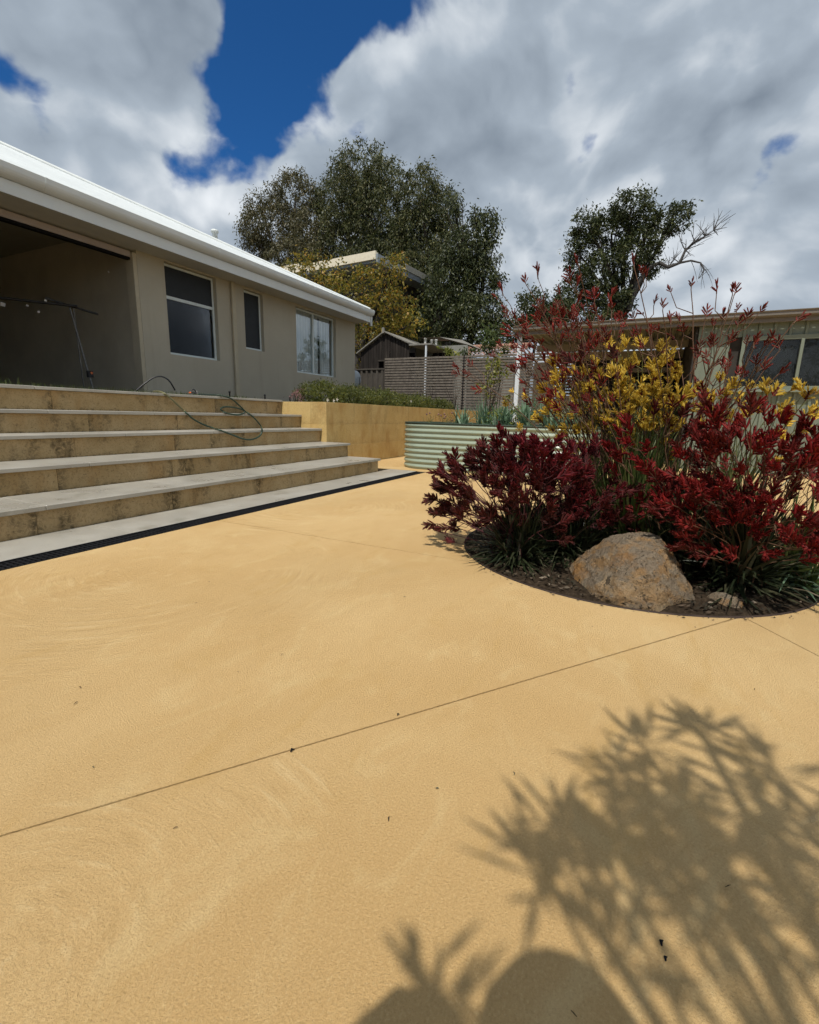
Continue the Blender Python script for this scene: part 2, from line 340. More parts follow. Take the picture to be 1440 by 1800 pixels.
# ------------------------------------------------------------------ mesh helpers
def mobj(name, me, parent=None, loc=None, rot=None):
    o = bpy.data.objects.new(name, me); COL.objects.link(o)
    if parent: o.parent = parent
    if loc is not None: o.location = loc
    if rot is not None: o.rotation_euler = rot
    return o
def tag(o, label=None, cat=None, group=None, kind=None):
    if label: o['label'] = label
    if cat: o['category'] = cat
    if group: o['group'] = group
    if kind: o['kind'] = kind
    return o
def thing(name, label, cat, loc=(0, 0, 0), rz=0, group=None):
    o = bpy.data.objects.new(name, None); COL.objects.link(o); o.location = loc; o.rotation_euler = (0, 0, rz)
    o.empty_display_size = .1
    return tag(o, label, cat, group)
class MB:
    def __init__(s): s.v = []; s.f = []; s.m = []; s.sm = []
    def add(s, vs, fs, mi=0, smooth=False):
        b = len(s.v); s.v += [tuple(map(float, v)) for v in vs]; s.f += [tuple(b+i for i in f) for f in fs]; s.m += [mi]*len(fs); s.sm += [smooth]*len(fs); return s
    def box(s, lo, hi, mi=0, bev=0.):
        (x0, y0, z0), (x1, y1, z1) = lo, hi
        if bev <= 0:
            vs = [(x, y, z) for z in (z0, z1) for y in (y0, y1) for x in (x0, x1)]
            return s.add(vs, [(0, 2, 3, 1), (4, 5, 7, 6), (0, 1, 5, 4), (2, 6, 7, 3), (0, 4, 6, 2), (1, 3, 7, 5)], mi)
        bm = bmesh.new(); bmesh.ops.create_cube(bm, size=1)
        for v in bm.verts: v.co = Vector(((x0+x1)/2+v.co.x*(x1-x0), (y0+y1)/2+v.co.y*(y1-y0), (z0+z1)/2+v.co.z*(z1-z0)))
        bmesh.ops.bevel(bm, geom=bm.edges[:], offset=bev, segments=1, affect='EDGES'); bm.verts.index_update()
        s.add([v.co[:] for v in bm.verts], [[v.index for v in f.verts] for f in bm.faces], mi); bm.free(); return s
    def tube(s, pts, rad, n=6, mi=0, cap=True, smooth=True):
        pts = [Vector(p) for p in pts]; m = len(pts)
        rad = [rad]*m if isinstance(rad, (int, float)) else list(rad)
        up = Vector((0, 0, 1)); vs = []; prev = None
        for i, p in enumerate(pts):
            t = (pts[min(i+1, m-1)]-pts[max(i-1, 0)])
            t = t.normalized() if t.length > 1e-9 else up
            if prev is None:
                a = Vector((1, 0, 0)) if abs(t.x) < .8 else Vector((0, 1, 0)); u = t.cross(a).normalized()
            else:
                u = prev-t*prev.dot(t); u = u.normalized() if u.length > 1e-6 else t.orthogonal().normalized()
            prev = u; w = t.cross(u)
            for j in range(n):
                an = 2*math.pi*j/n; vs.append(p+(u*math.cos(an)+w*math.sin(an))*rad[i])
        fs = [(i*n+j, i*n+(j+1) % n, (i+1)*n+(j+1) % n, (i+1)*n+j) for i in range(m-1) for j in range(n)]
        s.add(vs, fs, mi, smooth)
        if cap: s.add([v for v in vs[:n]], [tuple(range(n))[::-1]], mi); s.add([v for v in vs[-n:]], [tuple(range(n))], mi)
        return s
    def lathe(s, prof, c=(0, 0, 0), n=16, mi=0, axis='Z'):
        vs = []
        for r, z in prof:
            for j in range(n):
                a = 2*math.pi*j/n; p = (r*math.cos(a), r*math.sin(a), z)
                if axis == 'X': p = (p[2], p[0], p[1])
                if axis == 'Y': p = (p[0], p[2], p[1])
                vs.append((p[0]+c[0], p[1]+c[1], p[2]+c[2]))
        fs = [(i*n+j, i*n+(j+1) % n, (i+1)*n+(j+1) % n, (i+1)*n+j) for i in range(len(prof)-1) for j in range(n)]
        s.add(vs, fs, mi, True)
        s.add(vs[:n], [tuple(range(n))[::-1]], mi); s.add(vs[-n:], [tuple(range(n))], mi); return s
    def sweep(s, prof, a, b, mi=0):   # closed profile list of 3D offsets swept from a to b
        a, b = Vector(a), Vector(b); n = len(prof)
        vs = [a+Vector(p) for p in prof]+[b+Vector(p) for p in prof]
        return s.add(vs, [(i, (i+1) % n, n+(i+1) % n, n+i) for i in range(n)]+[tuple(range(n))[::-1], tuple(range(n, 2*n))], mi)
    def mesh(s, name, mats):
        me = bpy.data.meshes.new(name); me.from_pydata(s.v, [], s.f)
        for m in (mats if isinstance(mats, (list, tuple)) else [mats]): me.materials.append(MATS[m])
        me.polygons.foreach_set('material_index', s.m); me.polygons.foreach_set('use_smooth', s.sm)
        me.update(); return me
    def build(s, name, mats, parent=None, loc=None, rot=None): return mobj(name, s.mesh(name, mats), parent, loc, rot)
def quadmesh(name, V, mats, n=4, smooth=False):
    """V: (N, n, 3) array of separate n-gons"""
    N = V.shape[0]; me = bpy.data.meshes.new(name)
    me.vertices.add(N*n); me.vertices.foreach_set('co', V.reshape(-1).astype(np.float32))
    me.loops.add(N*n); me.loops.foreach_set('vertex_index', np.arange(N*n, dtype=np.int32))
    me.polygons.add(N); me.polygons.foreach_set('loop_start', np.arange(0, N*n, n, dtype=np.int32))
    try: me.polygons.foreach_set('loop_total', np.full(N, n, dtype=np.int32))
    except Exception: pass
    for m in (mats if isinstance(mats, (list, tuple)) else [mats]): me.materials.append(MATS[m])
    me.update(calc_edges=True); me.validate(); return me
def unit(a): return a/np.maximum(np.linalg.norm(a, axis=-1, keepdims=True), 1e-9)
def leaves(cent, dirs, L, W, rs, fold=.0):
    """diamond leaves at centres pointing along dirs"""
    n = len(cent); d = unit(dirs); r = unit(rs.normal(size=(n, 3))); w = unit(np.cross(d, r))
    l = (L*rs.uniform(.6, 1.25, n))[:, None]; ww = (W*rs.uniform(.6, 1.25, n))[:, None]
    nrm = np.cross(d, w)
    V = np.stack([cent-d*l*.5, cent+w*ww*.5+nrm*ww*.2-d*l*.05, cent+d*l*.5, cent-w*ww*.5+nrm*ww*.2-d*l*.05], 1)
    return V
def crown(name, lobes, mat, parent, rs, per=16, clump=.35, L=.2, W=.07, droop=.3, dens=6.0, shell=.35):
    """lobes: (centre, (rx,ry,rz)); leaves gathered in clumps through each lobe"""
    out = []
    for c, r in lobes:
        c = np.array(c, float); r = np.array(r, float)
        vol = (r[0]*r[1]*r[2])**(2/3)
        k = max(4, int(dens*vol/(clump*clump)))
        u = unit(rs.normal(size=(k, 3)))*(rs.uniform(shell, 1., (k, 1))**(1/2.2))
        u *= 1+.18*np.sin(u[:, :1]*5+rs.uniform(0, 6))*np.sin(u[:, 2:]*6+rs.uniform(0, 6))
        cc = c+u*r
        sz = clump*rs.uniform(.5, 1.25, (k, 1, 1))
        off = rs.normal(size=(k, per, 3))*.5*sz
        p = (cc[:, None, :]+off).reshape(-1, 3)
        d = (unit(off)+rs.normal(size=off.shape)*.6+np.array([0, 0, -droop*2])).reshape(-1, 3)
        out.append(leaves(p, d, L, W, rs))
    return mobj(name, quadmesh(name, np.concatenate(out), mat), parent)
def bez(a, b, bow, n=8):
    a, b = Vector(a), Vector(b); m = (a+b)/2+Vector(bow)
    return [a*(1-t)**2+m*2*t*(1-t)+b*t*t for t in [i/(n-1) for i in range(n)]]
def limb(mb, a, b, r0, r1, rng, n=7, wob=.06):
    a, b = Vector(a), Vector(b); ln = (b-a).length
    pts = bez(a, b, (rng.uniform(-.12, .12)*ln, rng.uniform(-.12, .12)*ln, rng.uniform(0, .1)*ln), n)
    pts = [p+Vector((rng.gauss(0, wob), rng.gauss(0, wob), 0))*(ln*.12 if 0 < i < n-1 else 0) for i, p in enumerate(pts)]
    mb.tube(pts, [r0+(r1-r0)*i/(n-1) for i in range(n)], 6); return pts
def tree(name, label, base, fork, lobes, bark, leafm, trunk_r, seed, group=None, twigs=4, **kw):
    rng = random.Random(seed); rs = np.random.RandomState(seed)
    t = thing(name, label, 'tree', base, 0, group); B = Vector(base)
    mb = MB(); pts = limb(mb, (0, 0, -.3), Vector(fork)-B, trunk_r, trunk_r*.7, rng)
    for c, r in lobes:
        e = Vector(c)-B; s = Vector(fork)-B
        p = limb(mb, s, e, trunk_r*.5, trunk_r*.16, rng, 8)
        for q in range(twigs):
            st = p[rng.randint(3, 7)]
            limb(mb, st, e+Vector((rng.uniform(-.8, .8)*r[0], rng.uniform(-.8, .8)*r[1], rng.uniform(-.6, .8)*r[2])), trunk_r*.16, trunk_r*.05, rng, 5)
    mb.build('trunk', bark, t)
    crown('crown', [(np.array(c)-np.array(base), r) for c, r in lobes], leafm, t, rs, **kw)
    return t
RNG = random.Random(7); RS = np.random.RandomState(7)

# ------------------------------------------------------------------ ground and paving
g = MB().add([(-300, -300, -.06), (400, -300, -.06), (400, 400, -.06), (-300, 400, -.06)], [(0, 1, 2, 3)]).build('ground', 'ground_earth'); tag(g, kind='structure')
BC = Vector((3.211, .064)); BR = .993
paving = MB().add([(-9, -12, -.028), (15.9, -12, -.028), (15.9, 4.40, -.028), (6.45, 4.40, -.028), (6.45, 2.85, -.028), (-9, 2.85, -.028)], [(0, 1, 2, 3, 4, 5)]).build('concrete_paving', 'dark_gap'); tag(paving, kind='structure')
def arc(a0, a1, r, n=40): return [(BC.x+r*math.cos(a0+(a1-a0)*i/n), BC.y+r*math.sin(a0+(a1-a0)*i/n)) for i in range(n+1)]
def panel(pts, z=0.0):
    bm = bmesh.new(); vs = [bm.verts.new((x, y, z)) for x, y in pts]
    f = bm.faces.new(vs); r = bmesh.ops.extrude_face_region(bm, geom=[f])
    for e in r['geom']:
        if isinstance(e, bmesh.types.BMVert): e.co.z -= .027
    bmesh.ops.recalc_face_normals(bm, faces=bm.faces[:])
    bmesh.ops.triangulate(bm, faces=[f_ for f_ in bm.faces if len(f_.verts) > 4])
    me = bpy.data.meshes.new('concrete_panel'); bm.to_mesh(me); bm.free(); me.materials.append(MATS['concrete'])
    return mobj('concrete_panel', me, paving)
ang = lambda x, y: math.atan2(y-BC.y, x-BC.x)
RR = BR+.004; gp = .0035
a3 = math.pi-math.asin((2.0))if False else None
# cuts: A towards the drain (x = 2.52), B the long cut to the lower left, C the short cut to the lower right, D hidden one at the back
aA = math.acos((2.52-BC.x)/RR); pA = Vector((2.52, BC.y+RR*math.sin(aA)))
pB = Vector((2.345, -.437)); uB = (Vector((.345, 1.049))-Vector((2.335, -.43))).normalized(); aB = ang(*pB)+2*math.pi
pC = Vector((2.372, -.477)); uC = Vector((-.274, -.181)).normalized(); aC = ang(*pC)+2*math.pi
nB = Vector((-uB.y, uB.x)); nC = Vector((-uC.y, uC.x))
farB = pB+uB*3.05; farB2 = pB+uB*11.5     # long cut runs on to the paving edge
def lineat(p, u, x=None, y=None):
    t = (x-p.x)/u.x if x is not None else (y-p.y)/u.y
    return p+u*t
eB = lineat(pB, uB, y=2.878); eC = lineat(pC, uC, x=-9)
DY = 2.878
# panel between cut A and cut B (steps side, left of the bed)
panel([(pA.x-gp, DY)]+[(eB.x-nB.x*gp+.004, DY)]+[(pB.x-nB.x*gp, pB.y-nB.y*gp)]+arc(aB-.004, aA+.004, RR, 40)) if False else None
sgn = 1 if nB.dot(Vector((0, 1))) > 0 else -1
oB = nB*gp*sgn
panel([(pA.x-gp, DY), (eB.x+oB.x, DY), (pB.x+oB.x, pB.y+oB.y)]+arc(ang(*(pB+oB))+2*math.pi, aA+gp, RR))
sC = 1 if nC.dot(Vector((0, 1))) > 0 else -1
oC = nC*gp*.7*sC
eC2 = lineat(pC, uC, x=-9)
panel([(eB.x-oB.x, DY), (-9, DY), (-9, eC2.y+oC.y), (pC.x+oC.x, pC.y+oC.y), (pB.x-oB.x, pB.y-oB.y)])
panel([(pC.x-oC.x, pC.y-oC.y), (-9, eC2.y-oC.y), (-9, -12), (15.9, -12), (15.9, 4.395), (6.46, 4.395), (6.46, DY), (pA.x+gp, DY)]+arc(aA-gp, ang(*(pC-oC)), RR, 80))
# little leaves, twigs and seed on the paving
for i in range(20):
    px = RNG.uniform(20, 1420); py = 930+870*RNG.random()**1.3
    p = atZ(px, py); 
    if (Vector(p[:2])-BC).length < 1.02 or p[1] > 2.8: continue
    a = RNG.uniform(0, 6.28); l = RNG.uniform(.003, .008); u = Vector((math.cos(a), math.sin(a), 0)); w = Vector((-u.y, u.x, 0))
    q = Vector((p[0], p[1], .003))
    mb = MB().tube([q-u*l, q+w*l*RNG.uniform(-.4, .4)+Vector((0, 0, .002)), q+u*l], [.0006, RNG.uniform(.0008, .0016), .0004], 4)
    o = mb.build('fallen_twig', RNG.choice(['twig_brown', 'twig_brown', 'hose_green'])); tag(o, 'tiny dry twig lying on the yellow concrete', 'twig', 'twigs and leaf scraps scattered on the concrete')
for px, py, l in ((1163, 1660, .005), (1170, 1688, .004), (514, 1321, .006), (700, 1258, .004)):
    p = atZ(px, py); q = Vector((p[0], p[1], .003)); mb = MB()
    mb.tube([q+Vector((-l, 0, 0)), q+Vector((0, l*.3, .003)), q+Vector((l, -.002, 0))], [.0016*l/.006, .0055*l/.01, .0012*l/.006], 6)
    o = mb.build('dark_seed', 'drain_black'); tag(o, {1163: 'dark curled leaf scrap in the frond shadow, upper of two', 1170: 'dark seed in the frond shadow, lower of two', 514: 'dark twig scrap lying on the long saw cut', 700: 'black seed just above the long saw cut'}[px], 'leaf scrap')

# ------------------------------------------------------------------ steps, drain, retaining wall
XE = 6.02; X0 = -1.2
YF = [3.46, 3.99, 4.50, 4.89, 5.27]; ZT = [.195, .395, .597, .798, 1.02]
steps = thing('garden_steps', 'wide limestone garden steps with grey stone treads below the cream house', 'steps', (0, 3.4, 0))
SY = 3.4
# base slab of pavers beside the drain
x = X0
for L_ in [1.05]*8:
    x1 = min(x+L_, 6.42); 
    if x1-x < .1: break
    MB().box((x+.002, 3.05-SY, -.03), (x1-.002, 3.50-SY, .004), bev=.002).build('paver', 'tread_stone', steps); x = x1
MB().box((X0, 3.48-SY, -.03), (6.42, 4.42-SY, -.004)).build('base', 'dark_gap', steps)
for i, (yf, zt) in enumerate(zip(YF, ZT)):
    last = i == 4
    zb = 0.0 if i == 0 else ZT[i-1]
    ov = .032
    x = X0+[.2, .62, .05, .41, .3][i]; xs = X0
    while xs < XE-.02:
        xe = min(x+1.0, XE-.004) if xs > X0 else x+.6
        if XE-xe < .25: xe = XE-.004
        j = RNG.uniform(-.004, .004)
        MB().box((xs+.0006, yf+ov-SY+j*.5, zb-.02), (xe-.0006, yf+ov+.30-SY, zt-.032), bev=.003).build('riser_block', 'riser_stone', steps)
        xs = xe; x = xe
    x = X0; k = [.75, .3, .95, .5, .6][i]
    d = .56 if not last else .36
    while x < XE-.02:
        x1 = min(x+(k if x == X0 else 1.05), XE+.022)
        if XE-x1 < .3: x1 = XE+.022 if i < 2 else XE-.003
        MB().box((x+.0015, yf-SY, zt-.031+RNG.uniform(-.001, .001)), (x1-.0015, yf+d-SY, zt+RNG.uniform(-.0015, .0015)), bev=.003).build('tread', 'tread_stone', steps); x = x1
# channel drain
dr = thing('channel_drain', 'black slotted channel drain along the foot of the steps', 'drain', (0, 2.965, 0))
MB().box((X0, -.083, -.06), (6.42, -.070, .002)).box((X0, .068, -.06), (6.42, .081, .002)).box((X0, -.07, -.06), (6.42, .068, -.05)).build('channel', 'drain_black', dr)
mb = MB(); x = X0
while x < 6.41:
    mb.box((x, -.068, -.022), (x+.012, .066, -.002)); x += .028
for y in (-.068, -.024, .02, .057): mb.box((X0, y, -.026), (6.41, y+.009, -.004))
gr = mb.build('grate', 'drain_black', dr); gr['kind'] = 'stuff'
# retaining wall of limestone blocks
rw = thing('retaining_wall', 'tall ochre limestone block retaining wall right of the steps', 'wall', (6.0, 4.42, 0))
WX = 13.6
for c in range(3):
    z0, z1 = [-.05, .33, .66][c], [.33, .66, 1.0][c]; x = XE+.003
    first = [1.0, .52, .8][c]
    while x < WX:
        x1 = min(x+(first if x < XE+.01 else 1.0), WX)
        j = RNG.uniform(-.003, .003)
        MB().box((x-6+.0004, j*.4, z0+.0004), (x1-6-.0004, .30, z1-.0004), bev=.002).build('block', 'wall_stone', rw); x = x1
for c in range(3):
    z0, z1 = [-.05, .33, .66][c], [.33, .66, .998][c]
    MB().box((XE+.003-6, .302, z0), (XE+.30-6, 1.60, z1-.001), bev=.004).build('block', 'wall_stone', rw)
# raised ground behind
terr = MB().box((-8, 5.58, -.05), (15.0, 40, 1.0)).build('lawn_terrace', 'soil'); tag(terr, kind='structure')
MB().box((XE+.31, 4.73, -.04), (WX, 5.57, .96)).build('garden_soil', 'soil', terr)
# lawn along the deck edge
n = 5200; px = RS.uniform(X0, 5.9, n); py = 5.63+RS.random(n)**1.7*1.8
h = RS.uniform(.035, .085, n)*(1+.45*(px < 2.6)); a = RS.uniform(0, 6.28, n)
b0 = np.stack([px, py, np.full(n, .998)], 1); w = np.stack([np.cos(a), np.sin(a), np.zeros(n)], 1)*.003
tip = b0+np.stack([RS.normal(0, .015, n), RS.normal(0, .015, n), h], 1)
lg = mobj('lawn_grass', quadmesh('lawn_grass', np.stack([b0-w, b0+w, tip+w*.2, tip-w*.2], 1), 'grass_blade')); tag(lg, 'thin strip of short green grass on top of the steps', 'grass', kind='stuff')

# ------------------------------------------------------------------ the cream house
HW, HE, SOF = 8.2, 12.66, 3.5
house = thing('house', 'low cream rendered house with white hip roof above the steps', 'house', (0, HW, .98)); HO = Vector((0, HW, .98))
def hb(name, lo, hi, mat, parent=house, bev=0):
    return MB().box(Vector(lo)-HO, Vector(hi)-HO, bev=bev).build(name, mat, parent)
OPX = 5.70     # right jamb of the big opening
wins = [dict(x0=6.30, x1=7.47, z0=1.855, z1=3.47), dict(x0=8.22, x1=8.80, z0=2.205, z1=3.45), dict(x0=9.95, x1=11.67, z0=1.845, z1=3.44)]
WT = .24
# wall pieces around the openings, butted
xs = [OPX+.075]+[v for w in wins for v in (w['x0'], w['x1'])]+[HE]
wallmb = MB()
for i in range(0, len(xs), 2): wallmb.box(Vector((xs[i], HW, .95))-HO, Vector((xs[i+1], HW+WT, SOF))-HO)
for w in wins:
    wallmb.box(Vector((w['x0'], HW, .95))-HO, Vector((w['x1'], HW+WT, w['z0']))-HO)
    wallmb.box(Vector((w['x0'], HW, w['z1']))-HO, Vector((w['x1'], HW+WT, SOF))-HO)
wallmb.box(Vector((HE-WT, HW+WT, .95))-HO, Vector((HE, 20, SOF))-HO)
wallmb.build('wall', 'cream_render', house)
# opening: jamb, lintel, shutter box
hb('jamb', (OPX, HW+.0, .95), (OPX+.073, HW+.2, 3.45), 'cream_beam', bev=.004)
hb('lintel', (-6, HW-.05, 3.502), (OPX+.13, HW+.2, 3.64), 'cream_beam')
hb('shutter_rail', (-6, HW+.05, 3.375), (OPX-.002, HW+.16, 3.47), 'pink_beam')
hb('shutter_slot', (-6, HW+.06, 3.335), (OPX-.002, HW+.15, 3.373), 'drain_black')
# covered room behind the opening
hb('room_wall', (OPX+.055, HW+.205, .95), (OPX+.07, 15, 3.9), 'inside_render')
hb('room_back_wall', (-6, 15, .95), (OPX+.07, 15.1, 3.9), 'inside_render')
hb('room_side_wall', (-6.1, HW, .95), (-6, 15.1, 3.9), 'inside_render')
hb('room_ceiling', (-6, HW+.205, 3.86), (OPX+.054, 15, 3.9), 'ceiling_board')
hb('room_floor', (-6, HW, .95), (OPX, 15, .992), 'inside_render')
hb('wall_hook', (OPX+.03, 8.95, 3.21), (OPX+.054, 8.965, 3.235), 'paper_white')
# dark sheets standing in for the unlit rooms behind the windows
for w in wins: hb('room_backing', (w['x0']-.05, HW+.62, w['z0']-.1), (w['x1']+.05, HW+.64, w['z1']+.05), 'dark_backing')
def window(w, kind):
    x0, x1, z0, z1 = w['x0']+.002, w['x1']-.002, w['z0']+.002, w['z1']-.002; y0, y1 = HW+.085, HW+.135; ft = .042
    o = Vector(((x0+x1)/2, y0, z0))-HO
    wo = MB(); B = HO+o
    def bb(m, lo, hi): m.box(Vector(lo)-B, Vector(hi)-B, bev=.003)
    bb(wo, (x0, y0, z0), (x0+ft, y1, z1)); bb(wo, (x1-ft, y0, z0), (x1, y1, z1)); bb(wo, (x0+ft, y0, z1-ft), (x1-ft, y1, z1)); bb(wo, (x0+ft, y0, z0), (x1-ft, y1, z0+ft))
    win = wo.build('window', 'frame_white', house, o)
    def part(n, lo, hi, mat): return MB().box(Vector(lo)-B, Vector(hi)-B).build(n, mat, win)
    if kind == 1:
        zm = z0+(z1-z0)*.622
        part('transom', (x0+ft, y0+.002, zm), (x1-ft, y1-.002, zm+.055), 'frame_white')
        part('pane', (x0+ft, y0+.025, z0+ft), (x1-ft, y0+.031, zm), 'tinted_glass'); part('pane', (x0+ft, y0+.025, zm+.055), (x1-ft, y0+.031, z1-ft), 'window_glass')
        part('screen', (x0+ft, y0+.010, zm+.055), (x1-ft, y0+.014, z1-ft), 'fly_screen'); part('blind', (x0+ft, y0+.055, z0+ft), (x1-ft, y0+.06, z1-ft), 'dark_backing')
    if kind == 2:
        part('pane', (x0+ft, y0+.025, z0+ft), (x1-ft, y0+.031, z1-ft), 'window_glass'); part('screen', (x0+ft, y0+.010, z0+ft), (x1-ft, y0+.014, z1-ft), 'fly_screen')
    if kind == 3:
        xm = x0+(x1-x0)*.46
        part('mullion', (xm-.028, y0-.004, z0+ft), (xm+.028, y1-.002, z1-ft), 'frame_white')
        part('pane', (x0+ft, y0+.025, z0+ft), (xm-.028, y0+.031, z1-ft), 'window_glass'); part('pane', (xm+.028, y0+.025, z0+ft), (x1-ft, y0+.031, z1-ft), 'window_glass')
        for (ca, cb, mm) in ((x0+.02, xm, 'curtain_white'), (xm, x1-.62, 'curtain_white'), (x1-.5, x1-.03, 'curtain_white')):
            m = MB(); n = int((cb-ca)/.018); pts = []
            for i in range(n+1):
                x = ca+(cb-ca)*i/n; y = y1+.06+.022*math.sin(i*1.05)+.008*math.sin(i*.37); pts.append((x, y))
            vs = [Vector((x, y, z0-.02))-B for x, y in pts]+[Vector((x, y, z1+.02))-B for x, y in pts]
            m.add(vs, [(i, i+1, n+2+i, n+1+i) for i in range(n)], 0, True); m.build('curtain', 'curtain_white', win)
    return win
for w, k in zip(wins, (1, 2, 3)): window(w, k)
# soffit, fascia, gutter
GY = 7.655; GX = 12.70
hb('soffit', (-6, GY+.02, SOF), (HE+.03, HW+WT-.01, SOF+.012), 'soffit_white')
hb('fascia', (-6, GY, SOF-.012), (GX, GY+.019, SOF+.155), 'white_steel')
prof = []
for i in range(7):
    a = math.pi*.5*i/6; prof.append((0, -.125*math.sin(a)*1.0, -.02-.0+.115*(1-math.cos(a))))
gprof = [(0, 0, .0)]+[(0, -.118*math.sin(math.pi/2*i/6), .0+.12*(1-math.cos(math.pi/2*i/6))) for i in range(1, 7)]+[(0, -.122, .155), (0, -.105, .165), (0, -.1, .15), (0, 0, .15)]
MB().sweep(gprof, Vector((-6, GY-.001, SOF+.16))-HO, Vector((GX+.01, GY-.001, SOF+.16))-HO).build('gutter', 'white_steel', house)
for gx in (1.2, 4.1, 7.0, 9.9): MB().sweep([(0, p_[1]*1.03-.001, p_[2]*1.03-.003) for p_ in gprof], Vector((gx, GY-.001, SOF+.16))-HO, Vector((gx+.03, GY-.001, SOF+.16))-HO).build('gutter_joint', 'white_steel', house)
hb('gutter_end_return', (GX-.03, GY-.03, SOF-.10), (GX+.02, GY+.03, SOF+.157), 'white_steel', bev=.004)
# hip roof with fine corrugation
mb = MB(); tp = math.tan(math.radians(24.4)); rx0, ry0, rz0 = GX, GY-.03, SOF+.325; pitch_ = .019; xs_ = np.arange(-6, GX+.001, pitch_); vs = []; SM = 6.6
for i, x in enumerate(xs_):
    zc = .009*math.sin(2*math.pi*x/.076); s_ = min(SM, max(.0, rx0-x))
    vs += [Vector((x, ry0, rz0+zc))-HO, Vector((x, ry0+s_, rz0+zc+s_*tp))-HO]
mb.add(vs, [(2*i, 2*i+2, 2*i+3, 2*i+1) for i in range(len(xs_)-1)], 0, True)
ys_ = np.linspace(0, 13.2, 60); e0 = [Vector((rx0, ry0+s, rz0))-HO for s in (0, 2*SM)]; ap = Vector((rx0-SM, ry0+SM, rz0+SM*tp))-HO
mb.add([e0[0], e0[1], ap], [(0, 1, 2)]); mb.add([Vector((-6, ry0+SM, rz0+SM*tp))-HO, ap, e0[1], Vector((-6, ry0+2*SM, rz0))-HO], [(0, 1, 2, 3)])
roof = mb.build('roof', 'roof_white', house)
hipm = MB(); hipm.tube([Vector((rx0-.05, ry0+.05, rz0+.05*tp+.005))-HO, Vector((rx0-SM, ry0+SM, rz0+SM*tp+.02))-HO], .045, 6); hipm.tube([Vector((-6, ry0+SM, rz0+SM*tp+.02))-HO, Vector((rx0-SM, ry0+SM, rz0+SM*tp+.02))-HO], .045, 6)
hipm.build('ridge_cap', 'roof_white', roof)
# vent stack and downpipe
vp = Vector((9.85, 10.75, 0)); vz = rz0+min(vp.y-ry0, rx0-vp.x)*tp
MB().lathe([(.065, -.25), (.065, .17), (.095, .175), (.1, .21), (.085, .235), (.02, .25)], Vector((vp.x, vp.y, vz+.13))-HO, 14).build('vent_pipe', 'white_steel', roof)
MB().box(Vector((7.83, HW-.062, 1.12))-HO, Vector((7.93, HW-.012, SOF))-HO, bev=.008).add([Vector(p)-HO for p in ((7.83, HW-.06, 1.14), (7.93, HW-.06, 1.14), (7.93, HW-.012, 1.18), (7.83, HW-.012, 1.18), (7.85, HW-.16, 1.06), (7.95, HW-.16, 1.06), (7.95, HW-.12, 1.02), (7.85, HW-.12, 1.02))], [(0, 1, 5, 4), (1, 2, 6, 5), (2, 3, 7, 6), (3, 0, 4, 7), (4, 5, 6, 7)]).build('downpipe', 'cream_beam', house)
# hose reel on the far corner
hr = thing('hose_reel', 'pale grey wall mounted hose reel at the far house corner', 'hose reel', (12.72, 8.35, 1.55))
MB().lathe([(.05, -.10), (.21, -.09), (.25, -.04), (.25, .06), (.20, .10), (.05, .11)], (.18, 0, .36), 18, axis='Y').build('drum', 'reel_grey', hr)
MB().box((-.058, -.05, .12), (.0, .05, .62), bev=.01).box((.0, -.03, .30), (.18, .03, .40)).build('bracket', 'reel_grey', hr)
MB().tube(bez((.22, -.13, .42), (-.55, -.45, -.50), (.12, -.08, -.1), 10), .012, 6).build('hose', 'hose_black', hr)
# trestle inside the opening
tr = thing('folding_trestle', 'dark tall folding trestle with orange buttoned leg clamps inside the opening', 'trestle', (5.0, 8.9, .992)); TO = Vector((5.0, 8.9, .992))
mb = MB(); mb.tube([Vector((.05, -.1, 1.50)), Vector((-1.35, 1.2, 1.55))], .022, 6); mb.build('beam', 'dark_metal', tr)
mb = MB(); mb.tube([Vector((-.28, .18, 1.58)), Vector((.34, -.18, 1.42))], .018, 6); mb.build('cross_bar', 'dark_metal', tr)
for (a, b) in (((-.02, 0, 1.5), (.06, -.32, 0)), ((.04, 0, 1.5), (.14, .12, 0)), ((-1.3, 1.1, 1.52), (-1.22, .8, 0)), ((-1.25, 1.15, 1.52), (-1.15, 1.35, 0))):
    l = MB().tube([a, b], .014, 6).build('leg', 'leg_grey', tr)
for p in ((.055, -.24, .40), (-1.235, .86, .40)):
    c = MB().box(Vector(p)-Vector((.045, .03, .055)), Vector(p)+Vector((.045, .03, .055)), bev=.008).build('clamp', 'black_plastic', tr)
    MB().lathe([(.02, -.035), (.02, -.03), (.016, -.028)], Vector(p)+Vector((.012, -.0, .018)), 10, axis='Y').build('button', 'orange_plastic', c)
for (px, py, s) in ((5, 535, .04), (48, 537, .022), (68, 548, .02), (80, 528, .02)):
    p = atX(px, py, 4.55 if px > 30 else 4.3); q = Vector(p)
    o = MB().add([q+Vector(v)*s for v in ((-1, 0, -.6), (.8, .3, -.7), (1, .1, .6), (-.7, -.3, .8), (.1, .5, .1))], [(0, 1, 4), (1, 2, 4), (2, 3, 4), (3, 0, 4), (0, 3, 2, 1)]).build('paper_scrap', 'paper_white')
    tag(o, {5: 'pale crumpled paper at the left end of the trestle', 48: 'small white scrap in the middle of the trestle beam', 68: 'small tan scrap hanging under the trestle beam', 80: 'white scrap standing on the trestle near its crossing'}[px], 'scrap')
